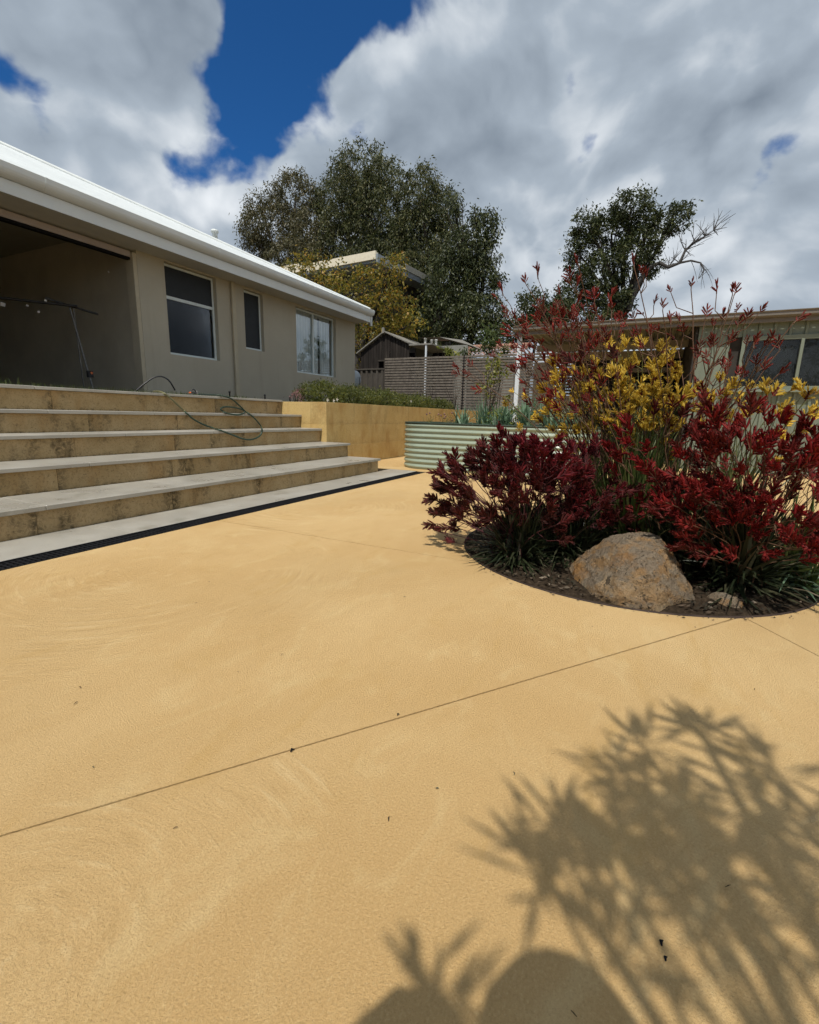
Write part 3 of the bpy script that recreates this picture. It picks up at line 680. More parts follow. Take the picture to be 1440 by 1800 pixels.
# garden hose on the steps
def smoothpts(P, n=10):
    P = [Vector(p) for p in P]; out = []
    for i in range(len(P)-1):
        p0, p1, p2, p3 = P[max(i-1, 0)], P[i], P[i+1], P[min(i+2, len(P)-1)]
        for k in range(n):
            t = k/n; out.append(.5*((2*p1)+(p2-p0)*t+(2*p0-5*p1+4*p2-p3)*t*t+(3*p1-p0-3*p2+p3)*t**3))
    return out+[P[-1]]
hose = thing('garden_hose', 'dark green garden hose draped in loops over the upper steps', 'hose', (4.2, 5.6, 1.0)); HP = Vector((4.2, 5.6, 1.0))
Q = lambda x, y, Y: Vector(atY(x, y, Y))
def onsteps(x, y, lift=.016):   # where the line of sight meets the steps, lifted off the stone
    d = ray(x, y); best = None
    for i in range(5):
        t = (ZT[i]+lift-HC)/d[2]; p = C0+d*t
        if t > 0 and YF[i]-.0 <= p[1] <= (YF[i+1] if i < 4 else 7.5) and (best is None or t < best): best = t
        t = (YF[i]-lift)/d[1]; p = C0+d*t
        if (0 if i == 0 else ZT[i-1]) <= p[2] <= ZT[i]+lift and (best is None or t < best): best = t
    return Vector(C0+d*(best if best else 5.6/d[1]))
pxs = [(385, 694.5), (405, 700), (420, 712), (430, 724), (418, 729), (398, 726), (388, 719), (398, 715), (420, 718), (436, 726), (450, 738), (460, 752), (459, 763), (448, 771), (430, 772), (405, 763), (386, 756), (362, 748), (342, 738), (330, 728), (314, 713), (300, 700), (290, 692)]
P2 = smoothpts([(x, y, 0) for x, y in pxs], 5)
loop = [Q(350, 693.0, 5.42)]+[onsteps(p.x, p.y) for p in P2]+[Q(280, 688, 5.42), Q(270, 688.5, 5.6)]
sp = smoothpts([p-HP for p in loop], 2); k = int(len(sp)*.86)
MB().tube(sp[:k+1], .0105, 8).build('hose_length', 'hose_green', hose); MB().tube(sp[k:], .0108, 8).build('faded_hose_length', 'hose_olive', hose)
ph = thing('irrigation_pipe', 'black poly pipe arching up from the lawn beside the opening jamb', 'pipe', (3.2, 6.3, .98)); PP = Vector((3.2, 6.3, .98))
arcp = [Q(236, 690, 6.5), Q(252, 676, 6.45), Q(270, 664, 6.4), Q(285, 662, 6.35), Q(298, 670, 6.3), Q(309, 688, 6.3)]
MB().tube(smoothpts([p-PP for p in arcp], 8), .011, 8).build('pipe_length', 'hose_black', ph)
e = arcp[-1]-PP; MB().lathe([(.015, -.05), (.017, -.02), (.017, .01), (.012, .02)], e, 8).build('end_fitting', 'leg_grey', ph)
spk = thing('hose_sprinkler', 'small sprinkler with orange connector on the top step edge', 'sprinkler', tuple(Q(338, 692, 5.50))); 
MB().tube([(-.045, 0, .012), (-.02, 0, .014)], .010, 8).build('connector', 'orange_plastic', spk)
MB().tube(bez((-.02, 0, .014), (.07, .0, .012), (0, 0, .09), 7), .007, 6).tube([(-.03, 0, .012), (.08, 0, .01)], .009, 6).build('arm', 'black_plastic', spk)
MB().lathe([(.013, -.01), (.012, .022), (.006, .03)], (.075, 0, .012), 8).build('nozzle', 'leg_grey', spk)
for i, (px, py) in enumerate(((404, 697), (466, 702), (510, 705), (545, 706))):
    p = atY(px, py, 5.75); o = MB().lathe([(.011, -.08), (.011, .055), (.016, .058), (.016, .075), (.006, .085)], (0, 0, 0), 8).build('irrigation_riser', 'black_plastic', None, (p[0], p[1], max(p[2], 1.0)))
    tag(o, ['black irrigation riser left of the downpipe foot', 'black irrigation riser just right of the downpipe foot', 'black irrigation riser at the end of the top step', 'black irrigation riser beside the reddish shrub'][i], 'sprinkler', 'irrigation risers along the top step')

# ------------------------------------------------------------------ garden behind the retaining wall
def shrub(name, label, lobes, mat, seed, base, cat='shrub', group=None, stem=True, **kw):
    rs = np.random.RandomState(seed); t = thing(name, label, cat, base, 0, group); B = np.array(base); rng = random.Random(seed)
    if stem:
        mb = MB()
        for c, r in lobes:
            for q in range(4): limb(mb, (rng.uniform(-.04, .04), rng.uniform(-.04, .04), -.03), np.array(c)-B+np.array([rng.uniform(-.6, .6)*r[0], rng.uniform(-.6, .6)*r[1], rng.uniform(-.3, .6)*r[2]]), .012, .004, rng, 5)
        mb.build('stem', 'bark_dark', t)
    crown('foliage', [(np.array(c)-B, r) for c, r in lobes], mat, t, rs, **kw); return t
hk = dict(per=16, clump=.075, L=.042, W=.018, droop=-.25, dens=9., shell=.45)
hedges = [(6.95, 5.2, .40, .42, .26, 'mounded green groundcover shrub nearest the steps, with white flowers'), (7.95, 5.15, .66, .42, .25, 'second low green groundcover shrub from the steps'),
          (9.2, 5.15, .78, .42, .24, 'third low green groundcover shrub from the steps'), (10.6, 5.15, .82, .42, .22, 'fourth low green groundcover shrub, longest of the row'), (11.9, 5.1, .66, .4, .19, 'fifth low green groundcover shrub, at the fence end')]
for i, (x, y, rx, ry, rz, lab) in enumerate(hedges):
    t = shrub('groundcover_shrub', lab, [((x, y, 1.0+rz*.45), (rx, ry, rz)), ((x-rx*.4, y-.05, 1.0+rz*.45), (rx*.6, ry*.9, rz*.8))], 'hedge_leaf', 40+i, (x, y, .95), group='low shrubs on the retaining wall', **hk)
shrub('reddish_shrub', 'small reddish twiggy shrub at the left end of the hedge row', [((6.42, 5.3, 1.10), (.14, .16, .12))], 'dry_head', 60, (6.42, 5.3, .95), per=10, clump=.06, L=.035, W=.012, dens=5, shell=.3)
for i, (px, py) in enumerate(((592, 702), (586, 704), (575, 703), (722, 705))):
    p = atY(px, py, 4.60); mb = MB()
    for k in range(5):
        a = k*1.257; mb.add([(0, 0, 0), (.022*math.cos(a-.4), -.008, .022*math.sin(a-.4)), (.036*math.cos(a), -.014, .036*math.sin(a)), (.022*math.cos(a+.4), -.008, .022*math.sin(a+.4))], [(0, 1, 2, 3)])
    mb.lathe([(.007, -.006), (.005, .006)], (0, -.004, 0), 6, axis='Y')
    o = mb.build('white_flower', 'flower_white', None, tuple(p)); tag(o, ['white flower on the hedge top, largest of a pair', 'white flower left of the largest one on the hedge', 'small white flower nearest the steps on the hedge', 'single white speck flower on the far hedge'][i], 'flower', 'white flowers on the hedge')

# ------------------------------------------------------------------ fences beyond
FX = 14.0
sf = thing('slat_fence', 'brown horizontal slat fence behind the low shrubs', 'fence', (FX, 5.2, .95)); FO = Vector((FX, 5.2, .95))
ys = [7.90, 7.01, 6.08, 5.17, 4.2, 3.2, 2.2, 1.2]
nsl = 21; zt0 = 2.665
for b in range(len(ys)-1):
    w = ys[b]-ys[b+1]; me = MB().box((-.012, -w/2+.001, -.028), (.012, w/2-.001, .028), bev=.002).mesh('slat', 'fence_slat')
    for k in range(nsl):
        z = zt0-.06-k*.083
        mobj('slat', me, sf, Vector((FX+RNG.uniform(-.001, .001), (ys[b]+ys[b+1])/2, z))-FO)
pm = MB().box((-.03, -.05, 0), (.03, .05, 1.72)).mesh('post', 'fence_post')
for y in ys: mobj('post', pm, sf, Vector((FX+.045, y, .93))-FO)
MB().box((-.01, -.03, 0), (.02, .005, 1.72)).build('gap_cover', 'drain_black', sf, Vector((FX-.004, 5.17, .93))-FO)
cf = thing('ribbed_fence', 'dark brown ribbed steel fence between house and slat fence', 'fence', (FX+.1, 9.0, .95))
for k in range(14):
    y0 = -1.1+k*.20
    MB().add([(0, y0, 0), (0, y0+.09, 0), (-.045, y0+.115, 0), (-.045, y0+.175, 0), (0, y0+.20, 0), (0, y0, 1.36), (0, y0+.09, 1.36), (-.045, y0+.115, 1.36), (-.045, y0+.175, 1.36), (0, y0+.20, 1.36)], [(i, i+1, 6+i, 5+i) for i in range(4)]).build('panel', 'corr_fence', cf)
MB().box((-.06, -1.1, 1.34), (.02, 1.7, 1.385)).build('top_rail', 'corr_fence', cf)
# ------------------------------------------------------------------ timber shed with gable
ts = thing('timber_shed', 'dark weathered plank shed with gabled roof behind the fence', 'shed', (18, 10.1, 0)); SX = 18.0
yl, yr, ya = 11.35, 9.02, 10.15; zl, zr_, za = 3.45, 3.68, 4.18
k = 0; y = yl
while y > yr+.02:
    y1 = max(y-.13, yr); yc = (y+y1)/2
    z = (zl+(za-zl)*(yl-yc)/(yl-ya)) if yc > ya else (zr_+(za-zr_)*(yc-yr)/(ya-yr))
    zb = 3.05 if 9.75 < yc < 10.45 else 0
    MB().box((-.012+RNG.uniform(-.008, .008), y1-10.1+.006, zb), (.012, y-10.1-.006, z-.03)).build('plank', 'weathered_timber', ts); y = y1
MB().box((.5, yr-10.1, 0), (.52, yl-10.1, 3.4)).build('back_wall', 'drain_black', ts)
MB().box((-.03, 9.70-10.1, 3.03), (-.013, 10.5-10.1, 3.09)).build('window_head', 'fence_post', ts)
def slab(a, b, dx, th):  # sloping roof sheet between y/z points
    (ya_, za_), (yb_, zb_) = a, b
    return [(-.15, ya_, za_), (-.15, yb_, zb_), (dx, yb_, zb_), (dx, ya_, za_), (-.15, ya_, za_+th), (-.15, yb_, zb_+th), (dx, yb_, zb_+th), (dx, ya_, za_+th)]
bf = [(0, 1, 2, 3), (4, 7, 6, 5), (0, 4, 5, 1), (1, 5, 6, 2), (2, 6, 7, 3), (3, 7, 4, 0)]
MB().add(slab((yl+.15-10.1, zl-.1), (ya-10.1, za), 3, .05), bf).build('roof_sheet', 'old_roof', ts); MB().add(slab((ya-10.1, za), (yr-.02-10.1, zr_), 3, .05), bf).build('roof_sheet', 'old_roof', ts)
MB().box((-.18, -.02+.05, za-.05), (-.1, .08+.05, za+.17)).build('finial', 'old_roof', ts)
MB().box((-.1, 7.98-10.1, 3.60), (2.5, 9.0-10.1, 3.66)).build('lean_to_roof', 'old_roof', ts)
MB().box((-.08, 8.22-10.1, 0), (-.02, 8.28-10.1, 3.6)).build('lean_to_post', 'post_white', ts)
MB().box((2.3, 7.98-10.1, 0), (2.32, 9.0-10.1, 3.6)).build('lean_to_back', 'drain_black', ts)
nr = thing('outbuilding', 'pale outbuilding roof with small white pipes behind the timber shed', 'outbuilding', (21, 9.3, 0))
MB().add([(0, .9, 4.42), (0, -.3, 4.40), (0, -1.9, 3.95), (3, -1.9, 3.95), (3, -.3, 4.7), (3, .9, 4.7)], [(0, 1, 4, 5), (1, 2, 3, 4)]).build('roof', 'old_roof', nr)
MB().box((0.02, -1.7, 0), (.1, .9, 4.0)).build('wall', 'neighbour_render', nr)
for y in (.35, .02, -.2): MB().lathe([(.06, 0), (.06, .2), (.075, .2), (.075, .25)], (-.12, y, 4.02 if y < .3 else 4.1), 8).build('pipe', 'flower_white', nr)
# tiled roof house
tl = thing('tiled_house', 'neighbouring house with terracotta tiled roof showing above the slat fence', 'house', (24, 8.5, 0))
mb = MB(); nr_, nc_ = 9, 66; y0_, y1_ = -2.4, 2.2
for r in range(nr_):
    vs = []; 
    for q in range(nc_+1):
        yy = y0_+(y1_-y0_)*q/nc_; wv = .035*abs(math.sin(q*math.pi/3)); 
        vs += [(r*.33, yy, 3.78+r*.105+wv+.03), (r*.33+.34, yy, 3.78+(r+1)*.105+wv)]
    mb.add(vs, [(2*q, 2*q+2, 2*q+3, 2*q+1) for q in range(nc_)])
o = mb.build('roof_tile_rows', 'terracotta', tl); o['kind'] = 'stuff'
MB().tube([(nr_*.33, y0_, 3.78+nr_*.105+.03), (nr_*.33, y1_, 3.78+nr_*.105+.03)], .12, 8).build('ridge_tiles', 'terracotta', tl)
MB().box((.3, y0_+.2, 0), (3, y1_-.2, 3.75)).build('wall', 'neighbour_render', tl)
# neighbour's upper storey with cream fascia
NB = Vector((24.0, 14.23, 9.55)); nh = thing('upper_storey_house', 'dark two storey house with cream fascia and flat shade-coloured roof edge behind the yellow tree', 'house', (24, 14.23, 0), math.radians(-5.5))
MB().box((0, 0, 9.13), (.12, 5.0, 9.55)).build('fascia', 'fascia_cream', nh); MB().box((0, 5.4, 9.2), (.12, 9.5, 9.68)).build('fascia', 'fascia_cream', nh)
MB().box((.12, .02, 9.20), (.3, 9.3, 9.5)).build('fascia_backing', 'fascia_cream', nh)
MB().box((.06, -.12, 8.95), (14, -.0, 9.40)).build('side_fascia', 'fascia_shade', nh); MB().box((2.8, -.18, 9.25), (14, -.122, 9.58)).build('side_capping', 'neighbour_render', nh)
MB().box((.13, .0, 9.0), (14, 9.3, 9.19)).build('eave', 'fascia_shade', nh)
MB().box((1.2, .9, 0), (13, 9.0, 8.99)).build('wall', 'neighbour_wall', nh)

# ------------------------------------------------------------------ trees beyond
def lob(px, py, X, rpx, rpy, dx=0.):
    c = atX(px, py, X+dx); dist = np.linalg.norm(c-C0); k = dist/FPX*.88
    return (tuple(c), (rpx*k*.9, rpx*k, rpy*k))
gk = dict(per=40, clump=.50, L=.24, W=.085, droop=.6, dens=10., shell=.3)
tree('gum_tree', 'tall gum tree with loose drooping foliage above the house vent', (33, 27.5, 0), (33, 27.3, 9), [lob(470, 400, 32, 48, 42), lob(520, 350, 33, 45, 35, 1), lob(455, 435, 32, 28, 22), lob(545, 420, 33, 45, 45), lob(520, 450, 32, 50, 30, -1)], 'bark_grey', 'gum_leaf_warm', .35, 11, 'gum trees beyond the houses', **gk)
tree('gum_tree', 'tallest gum tree, central rounded crown behind the cream fascia', (34, 21, 0), (34, 20.8, 9), [lob(640, 315, 33, 58, 45), lob(600, 360, 34, 50, 50, 1), lob(670, 370, 33, 60, 60), lob(610, 430, 34, 60, 60), lob(690, 440, 33, 60, 50), lob(640, 480, 33, 60, 50)], 'bark_grey', 'gum_leaf', .4, 12, 'gum trees beyond the houses', **gk)
tree('gum_tree', 'broad gum tree with a notched top right of the tallest one', (33, 15, 0), (33, 14.8, 8), [lob(735, 345, 32, 38, 44), lob(770, 380, 32, 40, 45, 1), lob(740, 430, 33, 60, 60), lob(720, 500, 32, 60, 60), lob(790, 460, 32, 45, 60)], 'bark_grey', 'gum_leaf', .38, 13, 'gum trees beyond the houses', **gk)
tree('gum_tree', 'darker gum tree with a long right side leaning over the fence line', (30, 10.8, 0), (30, 10.6, 6), [lob(830, 430, 30, 42, 50), lob(855, 400, 30, 22, 30), lob(800, 500, 30, 55, 60), lob(850, 500, 30, 32, 60), lob(830, 570, 29, 52, 50), lob(770, 560, 29, 50, 50), lob(710, 560, 30, 50, 45), lob(868, 560, 29, 20, 40), lob(800, 365, 30, 16, 14)], 'bark_dark', 'dark_leaf', .35, 14, 'gum trees beyond the houses', **gk)
yt = dict(per=14, clump=.30, L=.17, W=.08, droop=.25, dens=5.0, shell=.15)
tree('yellowing_tree', 'yellow and green leafed tree rising beside the house corner', (20, 12.9, 0), (20, 12.7, 3.4), [lob(560, 490, 20, 55, 38), lob(630, 520, 20, 55, 55), lob(690, 540, 20, 48, 55), lob(600, 560, 20.5, 50, 45), lob(680, 480, 20, 45, 32), lob(655, 600, 20, 45, 38), lob(720, 570, 19.6, 28, 28), lob(530, 470, 20, 30, 25), lob(640, 640, 20.5, 22, 35), lob(700, 455, 20, 14, 18), lob(660, 560, 20, 60, 50), lob(700, 590, 20.5, 38, 28)], 'bark_dark', 'yellow_leaf', .14, 15, **yt)
rk = dict(per=34, clump=.40, L=.20, W=.08, droop=.1, dens=9., shell=.2)
def lobs(px, py, X, rx, ry): return lob(px, py, X, rx*.86, ry*.78)
rk2 = dict(rk, dens=8.5, shell=.45, clump=.34, W=.075)
rt = tree('eucalypt_tree', 'dark eucalypt with rounded crown and one bare grey branch above the shed', (30.4, 1.9, 0), (30.2, 1.8, 6.6), [lobs(1110, 365, 30, 38, 30), lobs(1135, 385, 30, 22, 22), lobs(1180, 385, 30.5, 32, 26), lobs(1035, 400, 30, 30, 32), lobs(1075, 410, 30.5, 42, 40), lobs(1020, 450, 30, 30, 45), lobs(1120, 440, 30, 42, 36), lobs(1060, 480, 30, 48, 42), lobs(1010, 520, 30, 38, 38), lobs(1080, 530, 30, 35, 30), lobs(1060, 560, 30, 40, 22), lobs(1140, 470, 30.5, 22, 20)], 'bark_dark', 'dark_leaf', .30, 16, **rk2)
mb = MB(); RO = Vector((30.4, 1.9, 0)); rr = random.Random(5)
path = [(1105, 545), (1115, 510), (1130, 485), (1145, 468), (1160, 462), (1175, 470), (1195, 462), (1205, 440), (1222, 425), (1240, 415), (1255, 405)]
pts = [Vector(atX(x, y, 30))-RO for x, y in path]; mb.tube(pts, [.17, .14, .12, .11, .10, .09, .075, .06, .05, .035, .015], 6)
for i in range(5, 11):
    for q in range(5):
        e = pts[i]+Vector((rr.uniform(-.2, .2), -rr.uniform(-.5, .9), rr.uniform(-.3, 1.0)))
        limb(mb, pts[i], e, .03, .008, rr, 5); 
        for z in range(2): limb(mb, (pts[i]+e)/2, e+Vector((0, -rr.uniform(-.4, .4), rr.uniform(-.1, .45))), .012, .005, rr, 4)
p2 = [Vector(atX(x, y, 30))-RO for x, y in ((1195, 462), (1215, 458), (1232, 462), (1238, 475), (1228, 490))]; mb.tube(p2, [.06, .05, .04, .03, .012], 5)
for q in range(12): limb(mb, p2[rr.randint(1, 4)], p2[3]+Vector((0, rr.uniform(-.5, .5), rr.uniform(-1., .2))), .015, .005, rr, 4)
mb.build('bare_branch', 'bark_dead', rt)
tree('backdrop_tree', 'low dark tree between the gum trees and the eucalypt', (28, 6.5, 0), (28, 6.4, 3), [lob(935, 540, 28, 32, 26), lob(965, 560, 28, 40, 26), lob(905, 585, 28, 35, 30), lob(985, 545, 28, 30, 26), lob(940, 575, 28, 40, 20)], 'bark_dark', 'dark_leaf', .15, 17, **rk)
shrub('leafy_shrub', 'glossy green shrub standing behind the slat fence by the white post', [lob(868, 590, 15.5, 26, 22), lob(885, 625, 15.5, 22, 26), lob(852, 620, 15.5, 18, 20)], 'shrub_leaf', 70, (15.5, 4.6, 0), per=14, clump=.16, L=.17, W=.05, dens=3, droop=-.1)
shrub('leafy_shrub', 'bright broad leaved plant poking above the slat fence', [lob(778, 618, 15.2, 16, 9), lob(795, 622, 15.2, 8, 6)], 'lime_leaf', 71, (15.2, 5.9, 0), per=6, clump=.2, L=.28, W=.07, dens=2.5, droop=-.4)
shrub('leafy_shrub', 'low pale green bush above the fence under the tiled roof', [lob(828, 622, 15.2, 20, 8)], 'shrub_leaf', 72, (15.2, 5.1, 0), per=12, clump=.12, L=.12, W=.05, dens=3)
shrub('yellow_climber', 'yellow green climber in front of the slat fence beside the white post', [lob(865, 640, 10.2, 14, 18), lob(872, 668, 10.2, 18, 16), lob(855, 685, 10.2, 14, 14), lob(880, 655, 10.2, 12, 18), lob(893, 700, 10.2, 8, 14)], 'lime_leaf', 73, (10.2, 3.1, 0), cat='climber', per=10, clump=.12, L=.085, W=.05, dens=3.6)
for i, (px, py, X, lab) in enumerate(((755, 682, 12.6, 'thin bare twiggy plant in front of the slat fence, left one'), (800, 690, 12.6, 'thin bare twiggy plant beside the dark fence joint'))):
    p = atX(px, py, X); t = thing('twiggy_plant', lab, 'plant', (p[0], p[1], .95), 0, 'bare twiggy plants behind the hedge'); mb = MB(); r_ = random.Random(i)
    for q in range(14): limb(mb, (0, 0, 0), (r_.uniform(-.2, .2), r_.uniform(-.28, .28), r_.uniform(.35, .75)), .007, .003, r_, 5)
    mb.build('stem', 'bark_dark', t)

# ------------------------------------------------------------------ shed and patio at right
PX = 9.74; shed = thing('steel_shed', 'pale green ribbed steel shed with a wide window at right', 'shed', (PX+.12, -.7, 0)); SO = Vector((PX+.12, -.7, 0))
def cl(y1, y0, z0, z1):
    w = y1-y0
    return MB().add([(0, 0, z0), (0, -w+.06, z0), (-.028, -w+.045, z0), (-.028, -w+.012, z0), (0, -w, z0), (0, 0, z1), (0, -w+.06, z1), (-.028, -w+.045, z1), (-.028, -w+.012, z1), (0, -w, z1)], [(i+1, i, 5+i, 6+i) for i in range(4)])
WZ0, WZ1, WY0, WY1 = 1.40, 2.22, -1.27, -3.4
y = -.7; pw = .205
while y > -5.5:
    y1 = y-pw
    if y1 < WY0 and y > WY1:
        cl(y, y1, 0, WZ0-.02).build('cladding_panel', 'shed_green', shed, Vector((PX+.12, y, 0))-SO); cl(y, y1, WZ1+.02, 2.46).build('cladding_panel', 'shed_green', shed, Vector((PX+.12, y, 0))-SO)
    else: cl(y, y1, 0, 2.46).build('cladding_panel', 'shed_green', shed, Vector((PX+.12, y, 0))-SO)
    y = y1
MB().box((-.035, -.02, 0), (.03, .07, 2.44)).build('corner_trim', 'shed_green', shed)
MB().box((.04, -4.9, 0), (3.8, -.0, 2.4)).build('body', 'patio_dark', shed)
def sb(n, lo, hi, m, par): return MB().box(Vector(lo)-SO, Vector(hi)-SO, bev=.004).build(n, m, par)
wn = MB(); xw = PX+.07
for lo, hi in (((xw, WY1, WZ1-.045), (xw+.06, WY0, WZ1+.02)), ((xw, WY1, WZ0-.02), (xw+.06, WY0, WZ0+.045)), ((xw, WY0-.05, WZ0+.045), (xw+.06, WY0, WZ1-.045)), ((xw, WY1, WZ0+.045), (xw+.06, WY1+.05, WZ1-.045))): wn.box(Vector(lo)-SO, Vector(hi)-SO)
wno = wn.build('window', 'shed_trim', shed); sb('mullion', (xw-.003, -2.10, WZ0+.045), (xw+.05, -2.055, WZ1-.045), 'shed_trim', wno); sb('sill', (xw-.06, WY1-.03, WZ0-.055), (xw+.05, WY0+.06, WZ0-.022), 'shed_trim', wno)
for a, b in ((WY0-.05, -2.055), (-2.10, WY1+.05)): sb('pane', (xw+.03, b, WZ0+.045), (xw+.034, a, WZ1-.045), 'window_glass', wno)
sb('backing', (xw+.075, WY1, WZ0), (xw+.08, WY0, WZ1), 'dark_backing', wno)
for k in range(7):
    sb('blind_slat_holder', (xw+.064, WY0-.16-k*.11, 2.045), (xw+.068, WY0-.14-k*.11, 2.055), 'leg_grey', wno)
# eave fascia and roof running over shed and patio
sb('fascia', (PX-.02, -5.5, 2.43), (PX+.015, 2.53, 2.53), 'shed_fascia', shed)
MB().sweep([(0, 0, 0), (-.07, 0, .0), (-.10, 0, .02), (-.10, 0, .065), (-.12, 0, .08), (-.12, 0, .09), (0, 0, .09)][::-1], Vector((PX-.021, -5.5, 2.50))-SO, Vector((PX-.021, 2.55, 2.50))-SO).build('gutter', 'shed_fascia', shed)
mb = MB(); vs = []; yy = np.arange(-5.5, 2.5, .0333)
for i, y in enumerate(yy):
    zc = (0, .0, .03, .03)[i % 4]
    vs += [Vector((PX+.0, y, 2.535+zc))-SO, Vector((PX+4.2, y, 2.60+zc))-SO]
mb.add(vs, [(2*i, 2*i+1, 2*i+3, 2*i+2) for i in range(len(yy)-1)]); mb.build('roof_sheet', 'patio_sheet', shed)
sb('patio_post', (PX+.03, 2.41, 0), (PX+.10, 2.49, 2.43), 'post_white', shed)
sb('patio_beam', (PX+1.9, -.68, 2.36), (PX+1.98, 2.5, 2.5), 'patio_board', shed); sb('patio_beam', (PX+3.4, -.68, 2.30), (PX+3.48, 2.5, 2.5), 'cream_beam', shed)
sb('patio_wall', (PX+3.6, -.68, 0), (PX+3.7, 1.9, 2.5), 'patio_dark', shed)
sb('patio_side_wall', (PX+.125, -.62, 0), (PX+3.6, -.58, 2.5), 'patio_dark', shed)
sb('store_panel', (PX+1.4, 1.95, 0), (PX+1.45, 2.42, 2.05), 'patio_board', shed)
sb('store_panel', (PX+1.6, 1.3, 0), (PX+1.65, 1.93, 1.35), 'patio_board', shed)
for k in range(7): sb('louvre', (PX+3.45, -.5, 1.62+k*.09), (PX+3.5, 1.9, 1.632+k*.09), 'fence_slat' if k < 5 else 'cream_beam', shed)
sb('roller_box', (PX+2.6, -.55, 1.93), (PX+2.75, .55, 2.02), 'patio_board', shed)
sb('stored_cabinet', (PX+2.2, -.4, 0), (PX+2.6, .35, 1.55), 'corr_fence', shed)

# ------------------------------------------------------------------ corrugated raised bed and its plants
rb = thing('raised_garden_bed', 'pale green corrugated steel raised garden bed beside the retaining wall', 'planter', (7.4, 2.1, 0)); 
def rrect(hx, hy, r, n=10):
    out = []
    for cx, cy, a in ((hx-r, hy-r, 0), (-hx+r, hy-r, 90), (-hx+r, -hy+r, 180), (hx-r, -hy+r, 270)):
        for i in range(n+1): t = math.radians(a+90*i/n); out.append((cx+r*math.cos(t), cy+r*math.sin(t), math.cos(t), math.sin(t)))
    return out
rr_ = rrect(.70, 1.50, .52); nz = 9*8+1; mb = MB(); vs = []
for k in range(nz):
    z = .715*k/(nz-1); d = .0105*math.cos(2*math.pi*k/8+math.pi)
    vs += [(x+nx*d, y+ny*d, z) for x, y, nx, ny in rr_]
m = len(rr_); mb.add(vs, [(k*m+j, k*m+(j+1) % m, (k+1)*m+(j+1) % m, (k+1)*m+j) for k in range(nz-1) for j in range(m)], 0, True)
mb.build('corrugated_wall', 'bed_green', rb)
MB().tube([(x, y, .716) for x, y, a, b in rr_]+[(rr_[0][0], rr_[0][1], .716)], .013, 6, cap=False).build('rim', 'bed_rim', rb)
MB().add([(x-nx*.02, y-ny*.02, .66) for x, y, nx, ny in rr_], [tuple(range(m))]).build('soil', 'soil', rb)
def strap(base, n, L, spread, width, rs, droop=.5, seg=5, lean=(0, 0), upr=.6):
    """arching strap leaves as connected strips: returns (n*seg,4,3) quads sharing edges per leaf"""
    out_v = []; out_f = []
    for i in range(n):
        a = rs.uniform(0, 6.283); tilt = abs(rs.normal(0, spread))*1.0+.05; l = L*rs.uniform(.55, 1.15); w = width*rs.uniform(.7, 1.25)
        b = Vector(base)+Vector((rs.normal(0, .045), rs.normal(0, .045), 0)); d = Vector((math.sin(tilt)*math.cos(a)+lean[0], math.sin(tilt)*math.sin(a)+lean[1], math.cos(tilt))).normalized()
        side = Vector((-math.sin(a+rs.normal(0, .5)), math.cos(a+rs.normal(0, .5)), rs.normal(0, .2))).normalized(); p = b.copy(); o = len(out_v); dr = droop*rs.uniform(.4, 1.6)*(0.3+tilt)
        for k in range(seg+1):
            t = k/seg; ww = w*(1-t**2.2)*.5+.0004
            out_v += [p+side*ww, p-side*ww]
            d = (d+Vector((0, 0, -dr/seg))).normalized(); p = p+d*(l/seg)
            if p.z < .012: p.z = .012
        out_f += [(o+2*k, o+2*k+1, o+2*k+3, o+2*k+2) for k in range(seg)]
    return out_v, out_f
def clump(name, base, n, L, spread, width, seed, mat, parent, **kw):
    rs = np.random.RandomState(seed); v, f = strap((0, 0, 0), n, L, spread, width, rs, **kw)
    o = MB().add(v, f, 0, False).build(name, mat, parent); return o
rs_ = random.Random(3)
bulb_lab = ['first', 'second', 'third', 'fourth', 'fifth', 'sixth']
for i, (y, L_, n_) in enumerate(((2.55, .26, 40), (2.25, .36, 60), (1.95, .34, 70), (1.6, .36, 80), (1.25, .34, 70), (.95, .32, 60))):
    t = thing('bulb_plant', 'grey green strap leaved bulb clump in the raised bed, %s from the left' % bulb_lab[i], 'plant', (7.05+rs_.uniform(-.1, .15), y, .66), 0, 'bulb plants in the raised bed')
    clump('leaves', None, n_, L_*1.35, .42, .030, 80+i, 'bluegreen_leaf', t, droop=.7)
shrub('herb_bush', 'yellow green leafy herb in the raised bed among the strap leaves', [((7.15, 1.95, .86), (.25, .32, .16))], 'lime_leaf', 90, (7.15, 1.95, .66), cat='plant', per=10, clump=.08, L=.06, W=.03, dens=3)
for i, y in enumerate((3.15, 2.85, 2.7)):
    t = thing('chive_plant', ['thin chives at the left end of the raised bed', 'chives with dried mauve heads in the raised bed', 'sparse dry chives right of the mauve heads'][i], 'plant', (7.0, y, .66), 0, 'chives in the raised bed'); mb = MB(); r_ = random.Random(20+i)
    heads = []
    for q in range(16):
        e = (r_.uniform(-.08, .08), r_.uniform(-.14, .14), r_.uniform(.10, .22)); limb(mb, (r_.uniform(-.04, .04), r_.uniform(-.08, .08), -.01), e, .003, .0015, r_, 4); heads.append(e)
    mb.build('stems', 'stalk_green', t); mb = MB()
    for e in heads[:7 if i == 1 else 2]: mb.lathe([(.002, -.012), (.013, -.004), (.014, .006), (.004, .016)], e, 6)
    mb.build('flower_heads', 'dry_head', t)['kind'] = 'stuff'

